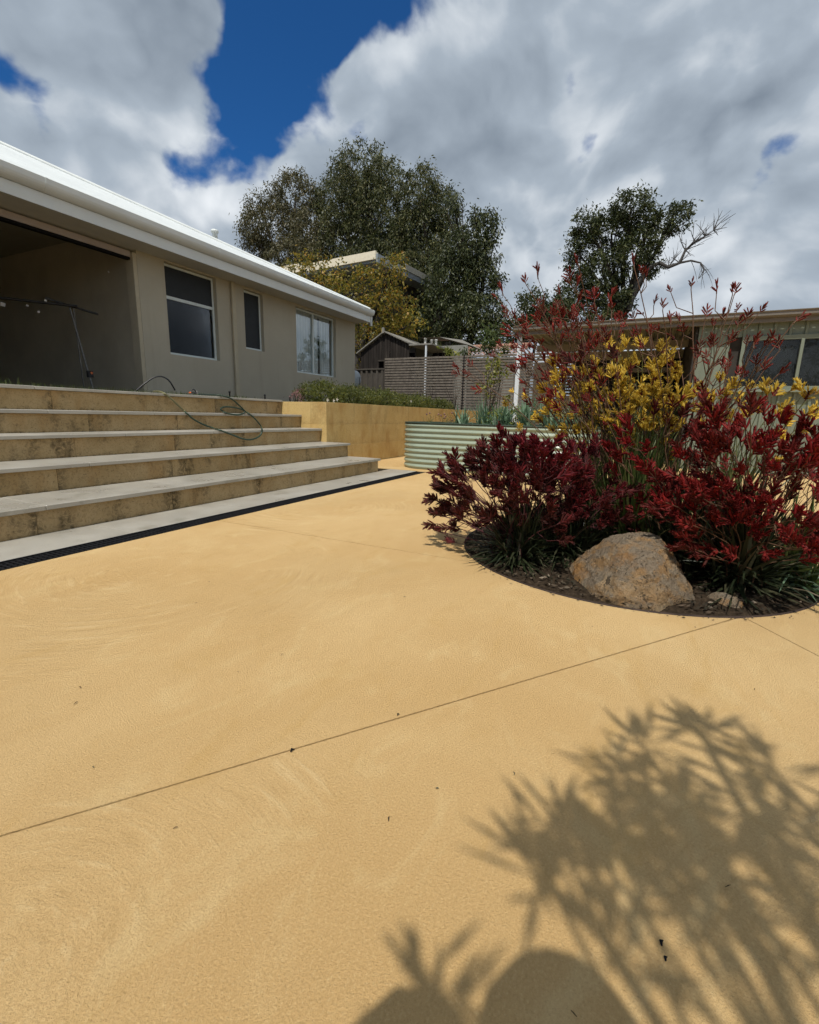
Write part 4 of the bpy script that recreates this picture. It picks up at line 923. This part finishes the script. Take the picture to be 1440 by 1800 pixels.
# ------------------------------------------------------------------ round garden bed
bedm = MB(); ring = [(BC.x+(BR-.004)*math.cos(2*math.pi*i/72), BC.y+(BR-.004)*math.sin(2*math.pi*i/72)) for i in range(72)]
rings = []
for k, f_ in enumerate((1., .85, .6, .3)):
    rings += [(BC.x+(x-BC.x)*f_, BC.y+(y-BC.y)*f_, [-.012, .006, .02, .03][k]+RNG.uniform(-.012, .012)*(k > 0)) for x, y in ring]
bedm.add(rings+[(BC.x, BC.y, .03)], [(k*72+j, k*72+(j+1) % 72, (k+1)*72+(j+1) % 72, (k+1)*72+j) for k in range(3) for j in range(72)]+[(216+j, 216+(j+1) % 72, 288) for j in range(72)], 0, True)
tag(bedm.build('garden_bed_soil', 'soil'), kind='structure')
em = MB(); vs = []
for (r, z) in ((BR-.004, -.05), (BR-.004, .006), (BR+.001, .006), (BR+.001, -.05)): vs += [(r*math.cos(2*math.pi*i/120), r*math.sin(2*math.pi*i/120), z) for i in range(120)]
em.add(vs, [(k*120+j, k*120+(j+1) % 120, (k+1)*120+(j+1) % 120, (k+1)*120+j) for k in range(3) for j in range(120)], 0, True)
tag(em.build('steel_edging', 'steel_edge', None, (BC.x, BC.y, 0)), 'thin rusty steel edging ring around the flower bed', 'edging')
n = 3200; rr2 = np.sqrt(RS.random(n))*(BR-.03); aa = RS.uniform(0, 6.28, n)
cp = np.stack([BC.x+rr2*np.cos(aa), BC.y+rr2*np.sin(aa), .004+.026*np.clip(1-rr2/BR, 0, .5)*2+RS.uniform(0, .012, n)], 1)
dd = RS.normal(size=(n, 3)); dd[:, 2] *= .25
mu = mobj('bark_mulch', quadmesh('bark_mulch', leaves(cp, dd, .032, .013, RS), 'mulch_chip')); tag(mu, 'dark bark mulch and leaf litter in the round bed', 'mulch', kind='stuff')
spm = MB()
for i in range(150):
    a_ = RNG.uniform(2.3, 5.3); r_ = BR+abs(RNG.gauss(0, .022)); l_ = RNG.uniform(.003, .010); b_ = RNG.uniform(0, 6.28); q_ = Vector((BC.x+r_*math.cos(a_), BC.y+r_*math.sin(a_), .003)); u_ = Vector((math.cos(b_), math.sin(b_), 0))*l_; w_ = Vector((-u_.y, u_.x, 0))*.4
    spm.add([q_-u_, q_+w_+Vector((0, 0, .002)), q_+u_, q_-w_], [(0, 1, 2, 3)])
tag(spm.build('spilt_mulch', 'mulch_chip'), 'crumbs of bark and soil spilt along the bed edge', 'mulch', kind='stuff')
def rock(name, label, center, size, seed, prof=None, sub=6):
    bm = bmesh.new(); bmesh.ops.create_icosphere(bm, subdivisions=sub, radius=1); r_ = random.Random(seed)
    from mathutils import noise as mn
    cuts = []
    for i in range(9):
        d = Vector((r_.uniform(-1, 1), r_.uniform(-1, 1), r_.uniform(-.2, 1))).normalized(); cuts.append((d, r_.uniform(.62, .9)))
    if prof: cuts += prof
    for v in bm.verts:
        p = v.co.copy()
        for d, k in cuts:
            q = p.dot(d)
            if q > k: p -= d*(q-k)*.85
        nn = p.normalized(); p += nn*(.07*mn.noise(p*1.8+Vector((seed, 0, 0)))+.035*mn.noise(p*5+Vector((0, seed, 0)))+.022*mn.noise(p*11)+.012*mn.noise(p*24)+.008*abs(mn.noise(p*50)))
        v.co = Vector((p.x*size[0], p.y*size[1], p.z*size[2]))
    me = bpy.data.meshes.new(name); bm.to_mesh(me); bm.free(); me.materials.append(MATS['rock'])
    for p_ in me.polygons: p_.use_smooth = True
    o = mobj(name, me, None, center); return tag(o, label, 'rock')
# x toward camera depth, y sideways; left in picture = +y
rock('boulder', 'large grey and ochre granite boulder at the front of the flower bed', (2.55, -.03, .055), (.30, .315, .265), 4, [(Vector((-.55, .75, .55)).normalized(), .62), (Vector((0, -.9, .55)).normalized(), .80), (Vector((-1, -.1, .25)).normalized(), .86), (Vector((-.25, .1, 1)).normalized(), .70), (Vector((-.6, -.5, .8)).normalized(), .80)])
rock('rock', 'small half buried grey rock to the right of the boulder', (2.53, -.42, -.015), (.075, .08, .065), 8, None, 4)

# ------------------------------------------------------------------ kangaroo paws
def paw_cluster(name, mats, n, tl, rachis, seed, openf=1.0):
    """one flower head: curved tubular flowers in a fan along a short rachis (local +Z); slot 0 stalk, slot 1 petals, slot 2 base"""
    r_ = random.Random(seed); mb = MB(); mb.tube([(0, 0, 0), (r_.uniform(-.006, .006), 0, rachis*.5), (0, 0, rachis)], [.0026, .0022, .0014], 4, 0)
    for i in range(n):
        t = (i+.5)/n; a = (i % 2)*math.pi+r_.uniform(-.85, .85); el = math.radians(r_.uniform(25, 55)*(1-t)+r_.uniform(50, 85)*t) 
        o = Vector((0, 0, rachis*(.15+.85*t))); d = Vector((math.cos(a)*math.cos(el), math.sin(a)*math.cos(el), math.sin(el)))
        l = tl*r_.uniform(.7, 1.1)*(1-.25*t); bend = Vector((0, 0, 1))*r_.uniform(-.1, .5)+Vector((r_.uniform(-.3, .3), r_.uniform(-.3, .3), 0))
        pts = []; p = o.copy(); dd = d.copy()
        for k in range(4):
            pts.append(p.copy()); dd = (dd+bend*.22).normalized(); p = p+dd*(l*.26)
        w = l*.086*r_.uniform(.9, 1.2)
        mb.tube(pts[:2], [w*.45, w*.85], 5, 2, cap=False); mb.tube(pts[1:], [w*.85, w*1.05, w*.9], 5, 1, cap=False)
        u = dd.orthogonal().normalized(); v = dd.cross(u)
        for k in range(5):
            an = k*1.2566+r_.uniform(-.2, .2); e = u*math.cos(an)+v*math.sin(an); s = dd.cross(e).normalized()
            b = pts[-1]; mb.add([b+e*w*.6-s*w*.5, b+e*w*.6+s*w*.5, b+e*w*1.7*openf+dd*l*.20], [(0, 1, 2)], 1)
    return mb.mesh(name, mats)
def stem_quat(d):
    return Vector((0, 0, 1)).rotation_difference(Vector(d).normalized())
def paw_plant(label, base, tips, heads, stalk, petalmats, leafspec, seed, group, headscale=1., branch=(2, 4), blen=.16, name='kangaroo_paw', stemr=.0042, bow=.25):
    """tips: list of tip positions (Vector). heads: list of meshes."""
    r_ = random.Random(seed); t = thing(name, label, 'flowering plant', base, r_.uniform(0, 0), group); B = Vector(base)
    for (nl, L_, spread, wd, lm, kw) in leafspec:
        o = clump('leaf_clump', None, nl, L_, spread, wd, seed*7+nl, lm, t, **kw); o['kind'] = 'stuff'
    for tp_ in tips:
        e = Vector(tp_)-B; b = Vector((r_.gauss(0, .05), r_.gauss(0, .05), 0)); h = e.length
        ctrl = Vector((b.x+e.x*.22, b.y+e.y*.22, e.z*.62))
        pts = [b*(1-s)**2+ctrl*2*s*(1-s)+e*s*s for s in [i/9 for i in range(10)]]
        pts = [p+Vector((r_.gauss(0, .004), r_.gauss(0, .004), 0))*(0 < i < 9) for i, p in enumerate(pts)]
        mb = MB(); mb.tube(pts, [stemr*(1-.55*i/9) for i in range(10)], 5)
        ends = [(pts[-1], (pts[-1]-pts[-2]).normalized())]
        for q in range(r_.randint(*branch)):
            i = r_.choice([6, 7, 7, 8, 8]) ; p = pts[i]; dr = (pts[i+1]-pts[i]).normalized(); sd_ = Vector((r_.gauss(0, 1), r_.gauss(0, 1), r_.gauss(0, .4))); sd_ = (sd_-dr*sd_.dot(dr)).normalized()
            d1 = (dr*.55+sd_*.8).normalized(); ln = blen*r_.uniform(.55, 1.2); m_ = p+d1*ln*.6; en = p+d1*ln*.75+dr*ln*.45
            mb.tube([p, m_, en], [stemr*.5, stemr*.42, stemr*.36], 4); ends.append((en, (en-m_).normalized()))
        st = mb.build('flower_stalk', stalk, t)
        for p, d in ends:
            o = bpy.data.objects.new('flower_head', r_.choice(heads)); COL.objects.link(o); o.parent = st; o.location = p
            d = (Vector(d)+Vector((r_.gauss(0, .35), r_.gauss(0, .35), r_.gauss(.1, .25)))).normalized()
            o.rotation_mode = 'QUATERNION'; o.rotation_quaternion = stem_quat(d) @ Quaternion((0, 0, 1), r_.uniform(0, 6.28)); s = headscale*r_.uniform(.75, 1.15); o.scale = (s, s, s)
    return t
heads_b = [paw_cluster('burgundy_head', ['stalk_dark', 'petal_burgundy', 'petal_burgundy'], 16, .050, .060, 100+i) for i in range(9)]
heads_r = [paw_cluster('red_head', ['stalk_red', 'petal_red', 'petal_red'], 18, .075, .115, 110+i) for i in range(9)]
heads_t = [paw_cluster('scarlet_head', ['stalk_red', 'petal_scarlet', 'petal_red'], 7, .045, .045, 120+i, .8) for i in range(9)]
heads_y = [paw_cluster('yellow_head', ['stalk_red', 'petal_yellow', 'petal_yellow'], 12, .058, .055, 130+i, 1.3) for i in range(3)]+[paw_cluster('yellow_red_head', ['stalk_red', 'petal_yellow', 'petal_red'], 12, .058, .055, 136+i, 1.3) for i in range(2)]
rp = random.Random(21)
def tipat(px, py, X): return Vector(atX(px, py, X))
def spread_tips(n, region, X, dX, jit=True):
    """even tips inside a picture polygon given as x-range function"""
    out = []; tries = 0
    while len(out) < n and tries < 4000:
        tries += 1; px = rp.uniform(region[0], region[1]); py = rp.uniform(region[2], region[3])
        if not region[4](px, py): continue
        out.append(tipat(px, py, X+rp.uniform(-dX, dX)))
    return out
# burgundy dwarf clumps at the left of the bed
def domeL(px, py): return ((px-925)/158)**2+((py-865)/105)**2 < 1 and py < 930-.0*px
tl_ = spread_tips(56, (770, 1075, 760, 930, lambda x, y: ((x-900)/132)**2+((y-868)/78)**2 < 1), 2.74, .28)
for p_ in ((768, 880), (772, 905), (775, 860), (785, 830), (800, 815), (830, 808), (815, 875), (800, 855), (775, 935), (850, 800), (880, 790), (905, 792), (795, 885), (820, 900)): tl_.append(tipat(*p_, 2.72+rp.uniform(-.1, .15)))
paw_plant('burgundy dwarf kangaroo paw spilling over the left edge of the round bed', (2.74, .60, .01), tl_, heads_b, 'stalk_dark', None,
          [(420, .40, .6, .015, 'paw_leaf_dark', dict(droop=.9)), (380, .37, 1.05, .016, 'paw_leaf_dark', dict(droop=1.2))], 31, 'kangaroo paws in the round bed', 1.28, (2, 4), .11)
tl_ = spread_tips(34, (950, 1120, 780, 935, lambda x, y: ((x-1020)/95)**2+((y-872)/74)**2 < 1), 2.92, .25)
paw_plant('second burgundy dwarf kangaroo paw directly behind the boulder', (2.92, .36, .02), tl_, heads_b, 'stalk_dark', None,
          [(360, .40, .6, .015, 'paw_leaf_dark', dict(droop=.8)), (200, .32, 1.0, .015, 'paw_leaf_dark', dict(droop=1.2))], 32, 'kangaroo paws in the round bed', 1.25, (2, 4), .10)
# yellow tall plant
ty = spread_tips(44, (960, 1245, 615, 790, lambda x, y: y > 600+abs(x-1110)*.28), 3.35, .30)
ty += [tipat(*p_, 3.3+rp.uniform(-.2, .2)) for p_ in ((1130, 615), (1165, 625), (1185, 655), (1105, 655), (1030, 665), (990, 690), (1215, 690), (1075, 700), (1150, 700), (1240, 730))]
paw_plant('tall kangaroo paw with yellow flower heads in the middle of the bed', (3.40, .02, .03), ty, heads_y, 'stalk_green', None,
          [(420, .80, .34, .016, 'paw_leaf', dict(droop=.25)), (160, .55, .5, .016, 'paw_leaf', dict(droop=.6))], 33, 'kangaroo paws in the round bed', 1.12, (1, 3), .12)
ty2 = [tipat(*p_, 3.2+rp.uniform(-.2, .2)) for p_ in ((1275, 700), (1310, 690), (1350, 700), (1385, 690), (1415, 705), (1330, 730), (1370, 725), (1430, 695), (1290, 745), (1250, 720), (1435, 800), (1400, 760), (1300, 715), (1340, 690), (1420, 735), (1265, 675), (1380, 750), (1360, 770), (1440, 720))]
paw_plant('kangaroo paw with scattered yellow heads before the shed window', (3.35, -.45, .03), ty2, heads_y, 'stalk_green', None,
          [(200, .70, .33, .016, 'paw_leaf', dict(droop=.3))], 34, 'kangaroo paws in the round bed', 1.05, (0, 2), .10)
ty3 = [tipat(*p_, 3.6+rp.uniform(-.2, .2)) for p_ in ((905, 690), (930, 700), (945, 735), (915, 760), (895, 715), (960, 725), (975, 760), (950, 780), (985, 740))]
paw_plant('kangaroo paw with few yellow heads left of the tall yellow one', (3.62, .30, .03), ty3, heads_y, 'stalk_green', None,
          [(130, .65, .36, .015, 'paw_leaf', dict(droop=.4))], 35, 'kangaroo paws in the round bed', .8, (0, 1), .09)
# tall red stalks
tt = [tipat(*p_, 3.3+rp.uniform(-.3, .4)) for p_ in ((1018, 470), (985, 520), (925, 500), (875, 525), (895, 560), (945, 545), (965, 580), (1010, 545), (1045, 530), (1060, 570), (940, 615), (885, 610), (1000, 600), (915, 600), (1035, 610), (905, 650), (960, 640), (810, 650), (930, 680), (1075, 545), (990, 565), (955, 560), (1020, 580), (1050, 555), (900, 585), (925, 640))]
paw_plant('tall red kangaroo paw leaning left towards the white patio post', (3.35, .22, .03), tt, heads_t, 'stalk_red', None,
          [(90, .60, .35, .015, 'paw_leaf', dict(droop=.3))], 36, 'kangaroo paws in the round bed', 1.25, (3, 5), .15, stemr=.0052)
tt = [tipat(*p_, 3.2+rp.uniform(-.3, .3)) for p_ in ((1115, 470), (1165, 545), (1215, 508), (1288, 518), (1295, 550), (1240, 560), (1395, 568), (1325, 612), (1275, 610), (1190, 600), (1095, 560), (1340, 655), (1235, 625), (1300, 665), (1270, 650), (1145, 590))]
paw_plant('tall red kangaroo paw with bare branching stalks against the sky', (3.25, -.20, .03), tt, heads_t, 'stalk_red', None,
          [(90, .60, .35, .015, 'paw_leaf', dict(droop=.3))], 37, 'kangaroo paws in the round bed', 1.1, (2, 4), .15, stemr=.0056)
tt = [tipat(*p_, 3.05+rp.uniform(-.2, .2)) for p_ in ((1010, 640), (1050, 680), (1085, 640), (1100, 720), (1060, 750), (1185, 720), (1230, 740), (1260, 700), (980, 700))]
paw_plant('mid height dark red kangaroo paw standing in front of the yellow one', (3.10, .0, .03), tt, heads_t+heads_b[:3], 'stalk_red', None,
          [(160, .62, .38, .016, 'paw_leaf', dict(droop=.35))], 43, 'kangaroo paws in the round bed', 1.25, (2, 4), .12)
# dense crimson plants on the right
tr_ = spread_tips(58, (1180, 1440, 720, 990, lambda x, y: y < 1000-.15*abs(x-1300) and y > 725+.0*x), 2.75, .32)
tr_ += [tipat(*p_, 2.7) for p_ in ((1260, 820), (1330, 800), (1390, 790), (1290, 860), (1240, 890), (1350, 880), (1420, 820), (1220, 930), (1430, 770), (1310, 740))]
paw_plant('dense crimson kangaroo paw filling the right front of the bed', (2.86, -.52, .02), tr_, heads_r, 'stalk_red', None,
          [(420, .52, .55, .019, 'paw_leaf_dark', dict(droop=.7)), (200, .36, 1.0, .022, 'paw_leaf_dark', dict(droop=1.4))], 38, 'kangaroo paws in the round bed', .92, (1, 2), .12)
tr_ = spread_tips(9, (1085, 1260, 745, 950, lambda x, y: y > 760 and y < 880+(x-1085)*.5), 2.85, .2)
tr_ += [tipat(*p_, 2.75) for p_ in ((1110, 770), (1140, 800), (1175, 880), (1195, 910), (1165, 850))]
paw_plant('crimson kangaroo paw rising just behind the boulder on its right', (2.95, -.25, .02), tr_, heads_r, 'stalk_red', None,
          [(220, .48, .5, .018, 'paw_leaf_dark', dict(droop=.6))], 39, 'kangaroo paws in the round bed', .9, (0, 2), .10)
tr_ = [tipat(*p_, 2.95+rp.uniform(-.2, .2)) for p_ in ((1425, 850), (1440, 900), (1410, 930), (1400, 870), (1465, 800), (1480, 880), (1350, 985), (1500, 840), (1450, 960))]
paw_plant('crimson kangaroo paw with lank grey green leaves at the right frame edge', (3.0, -.78, .02), tr_, heads_r, 'stalk_red', None,
          [(110, .48, .55, .019, 'paw_leaf', dict(droop=.9)), (30, .42, 1.0, .022, 'bluegreen_leaf', dict(droop=1.5))], 40, 'kangaroo paws in the round bed', .8, (0, 1), .10)

# ------------------------------------------------------------------ behind the camera: the tree and the photographer whose shadows reach the paving
def shadow_src(px, py, z):  # point at height z whose shadow falls at the given paving spot
    p = atZ(px, py); z = z+.25; k = z/math.tan(ELEV); return Vector((p[0]-SH.x*k, p[1]-SH.y*k, z))
ft = thing('frond_tree', 'small tree with long finger leaves behind the viewpoint, seen by its shadow', 'tree', (-1.1, -.95, 0)); FB = Vector((-1.1, -.95, 0)); fr = random.Random(9); frs = np.random.RandomState(9)
mb = MB(); fork = Vector((-1.0, -.85, 1.5)); limb(mb, (0, 0, -.05), fork-FB, .045, .03, fr, 6); LV = []
spots = [(1200, 1250, 2.35), (1130, 1300, 2.3), (1260, 1290, 2.4), (1080, 1330, 2.25), (1180, 1360, 2.3), (1290, 1370, 2.3), (1090, 1420, 2.2), (1160, 1440, 2.25), (1240, 1450, 2.3), (1330, 1450, 2.3), (960, 1400, 2.1), (1010, 1450, 2.15), (930, 1480, 2.05), (1390, 1390, 2.4), (1420, 1480, 2.4), (1150, 1510, 2.1), (1070, 1510, 2.1), (1300, 1540, 2.2), (745, 1650, 1.75), (1230, 1400, 2.3), (1120, 1370, 2.3), (1350, 1340, 2.35), (1200, 1500, 2.2), (1260, 1560, 2.1), (1100, 1470, 2.2), (1400, 1600, 2.1), (1010, 1560, 2.0)]
for px, py, z in spots:
    c = shadow_src(px, py, z); hub = c+Vector((fr.uniform(-.04, .04), fr.uniform(-.04, .04), -.05))
    if px != 745: limb(mb, fork-FB, hub-FB, .011, .006, fr, 7)
    else: limb(mb, Vector((-1.0, -.85, 1.45))-FB, hub-FB, .009, .005, fr, 7)
    br = (hub-fork).normalized()
    for q in range(20 if px != 745 else 22):
        a = fr.uniform(0, 6.28); el = fr.uniform(-.3, 1.2); d = (Vector((math.cos(a)*math.cos(el), math.sin(a)*math.cos(el), math.sin(el)))+br*.2).normalized(); ln = fr.uniform(.10, .21)*(1 if px != 745 else .8); side = d.cross(Vector((0, 0, 1))).normalized()*fr.uniform(.0065, .0105)
        b = hub-FB-br*fr.uniform(0, .06)+Vector((fr.gauss(0, .012), fr.gauss(0, .012), fr.gauss(0, .012))); LV.append([b, b+d*ln*.55+side, b+d*ln, b+d*ln*.55-side])
mb.build('trunk', 'bark_grey', ft)
mobj('crown', quadmesh('crown', np.array([[list(v) for v in q] for q in LV]), 'shrub_leaf'), ft)
def person():
    o = Vector((-.31, -.20, 0)); fw = Vector((math.cos(YAW), math.sin(YAW), 0)); rt_ = Vector((fw.y, -fw.x, 0)); up = Vector((0, 0, 1))
    J = {}
    def j(n, f, r, z, rad): J[n] = ((fw*f+rt_*r+up*z), rad)
    j('pelvis', 0, 0, .92, .13); j('belly', .01, 0, 1.08, .125); j('chest', .0, 0, 1.27, .135); j('neck', -.0, 0, 1.44, .055); j('chin', .02, 0, 1.52, .07); j('head', .02, 0, 1.61, .095)
    E_ = [('pelvis', 'belly'), ('belly', 'chest'), ('chest', 'neck'), ('neck', 'chin'), ('chin', 'head')]
    for s, n in ((-1, 'l'), (1, 'r')):
        j('sh'+n, 0, s*.19, 1.37, .07); j('el'+n, -.02 if s > 0 else .17, s*.30 if s > 0 else -.22, 1.13 if s > 0 else 1.41, .05 if s > 0 else .14); j('wr'+n, .14, s*.12, .93, .028); j('pa'+n, .19, s*.07, .89, .026)
        E_ += [('chest', 'sh'+n), ('sh'+n, 'el'+n), ('el'+n, 'wr'+n), ('wr'+n, 'pa'+n)]
        for k in range(4): j('f%d%s' % (k, n), .225, s*(.065-.018*k), .86-.01*k, .008); j('g%d%s' % (k, n), .235, s*(.05-.016*k), .83-.006*k, .007); E_ += [('pa'+n, 'f%d%s' % (k, n)), ('f%d%s' % (k, n), 'g%d%s' % (k, n))]
        j('t'+n, .20, s*.02, .91, .009); E_ += [('pa'+n, 't'+n)]
        j('hip'+n, 0, s*.10, .86, .09); j('kn'+n, .02, s*.11, .49, .06); j('an'+n, -.01, s*.12, .09, .042); j('to'+n, .15, s*.14, .035, .035)
        E_ += [('pelvis', 'hip'+n), ('hip'+n, 'kn'+n), ('kn'+n, 'an'+n), ('an'+n, 'to'+n)]
    names = list(J); me = bpy.data.meshes.new('person'); me.from_pydata([J[n][0] for n in names], [(names.index(a), names.index(b)) for a, b in E_], [])
    ob = mobj('person', me, None, o); ob.scale = (.90, .90, .90); ob.modifiers.new('skin', 'SKIN'); me.materials.append(MATS['shirt_grey'])
    sv = me.skin_vertices[0].data
    for i, n in enumerate(names): sv[i].radius = (J[n][1],)*2; sv[i].use_root = (n == 'pelvis')
    ob.modifiers.new('sub', 'SUBSURF').levels = 1; ob.modifiers['sub'].render_levels = 1
    tag(ob, 'person in grey standing behind the viewpoint, seen only as a shadow', 'person')
    hp = J['head'][0]; MB().lathe([(.04, -.07), (.12, -.04), (.135, .02), (.11, .085), (.04, .12)], hp+fw*-.012, 14).build('hair', 'hair_brown', ob)
person()

# ------------------------------------------------------------------ garden trees behind the viewpoint (shed pane mirrors some; those facing the house added to darken its panes)
bk = dict(per=16, clump=.6, L=.34, W=.14, droop=.2, dens=2.6, shell=.3)
for i, (x, y, h, lab) in enumerate(((-9, 3.5, 4.6, 'dark garden tree mirrored at the left of the shed window'), (-10, -1.5, 3.8, 'dark garden tree mirrored in the middle of the shed window'), (-9, -6.5, 4.8, 'dark garden tree mirrored at the right of the shed window'), (1.5, -12.5, 5.2, 'unseen garden tree added to darken the reflection in the house window nearest the opening'), (8, -13, 5.6, 'unseen garden tree added to darken the reflection in the tall narrow house window'), (15, -13, 5.0, 'unseen garden tree added to darken the reflection in the curtained house window'))):
    tree('garden_tree', lab, (x, y, -.05), (x, y, h*.4), [((x, y, h*.65), (1.9, 1.9, h*.3)), ((x+.9, y-1.2, h*.5), (1.5, 1.5, h*.25)), ((x-.8, y+1.2, h*.52), (1.5, 1.5, h*.25))], 'bark_dark', 'dark_leaf', .12, 200+i, 'garden trees behind the viewpoint', **bk)
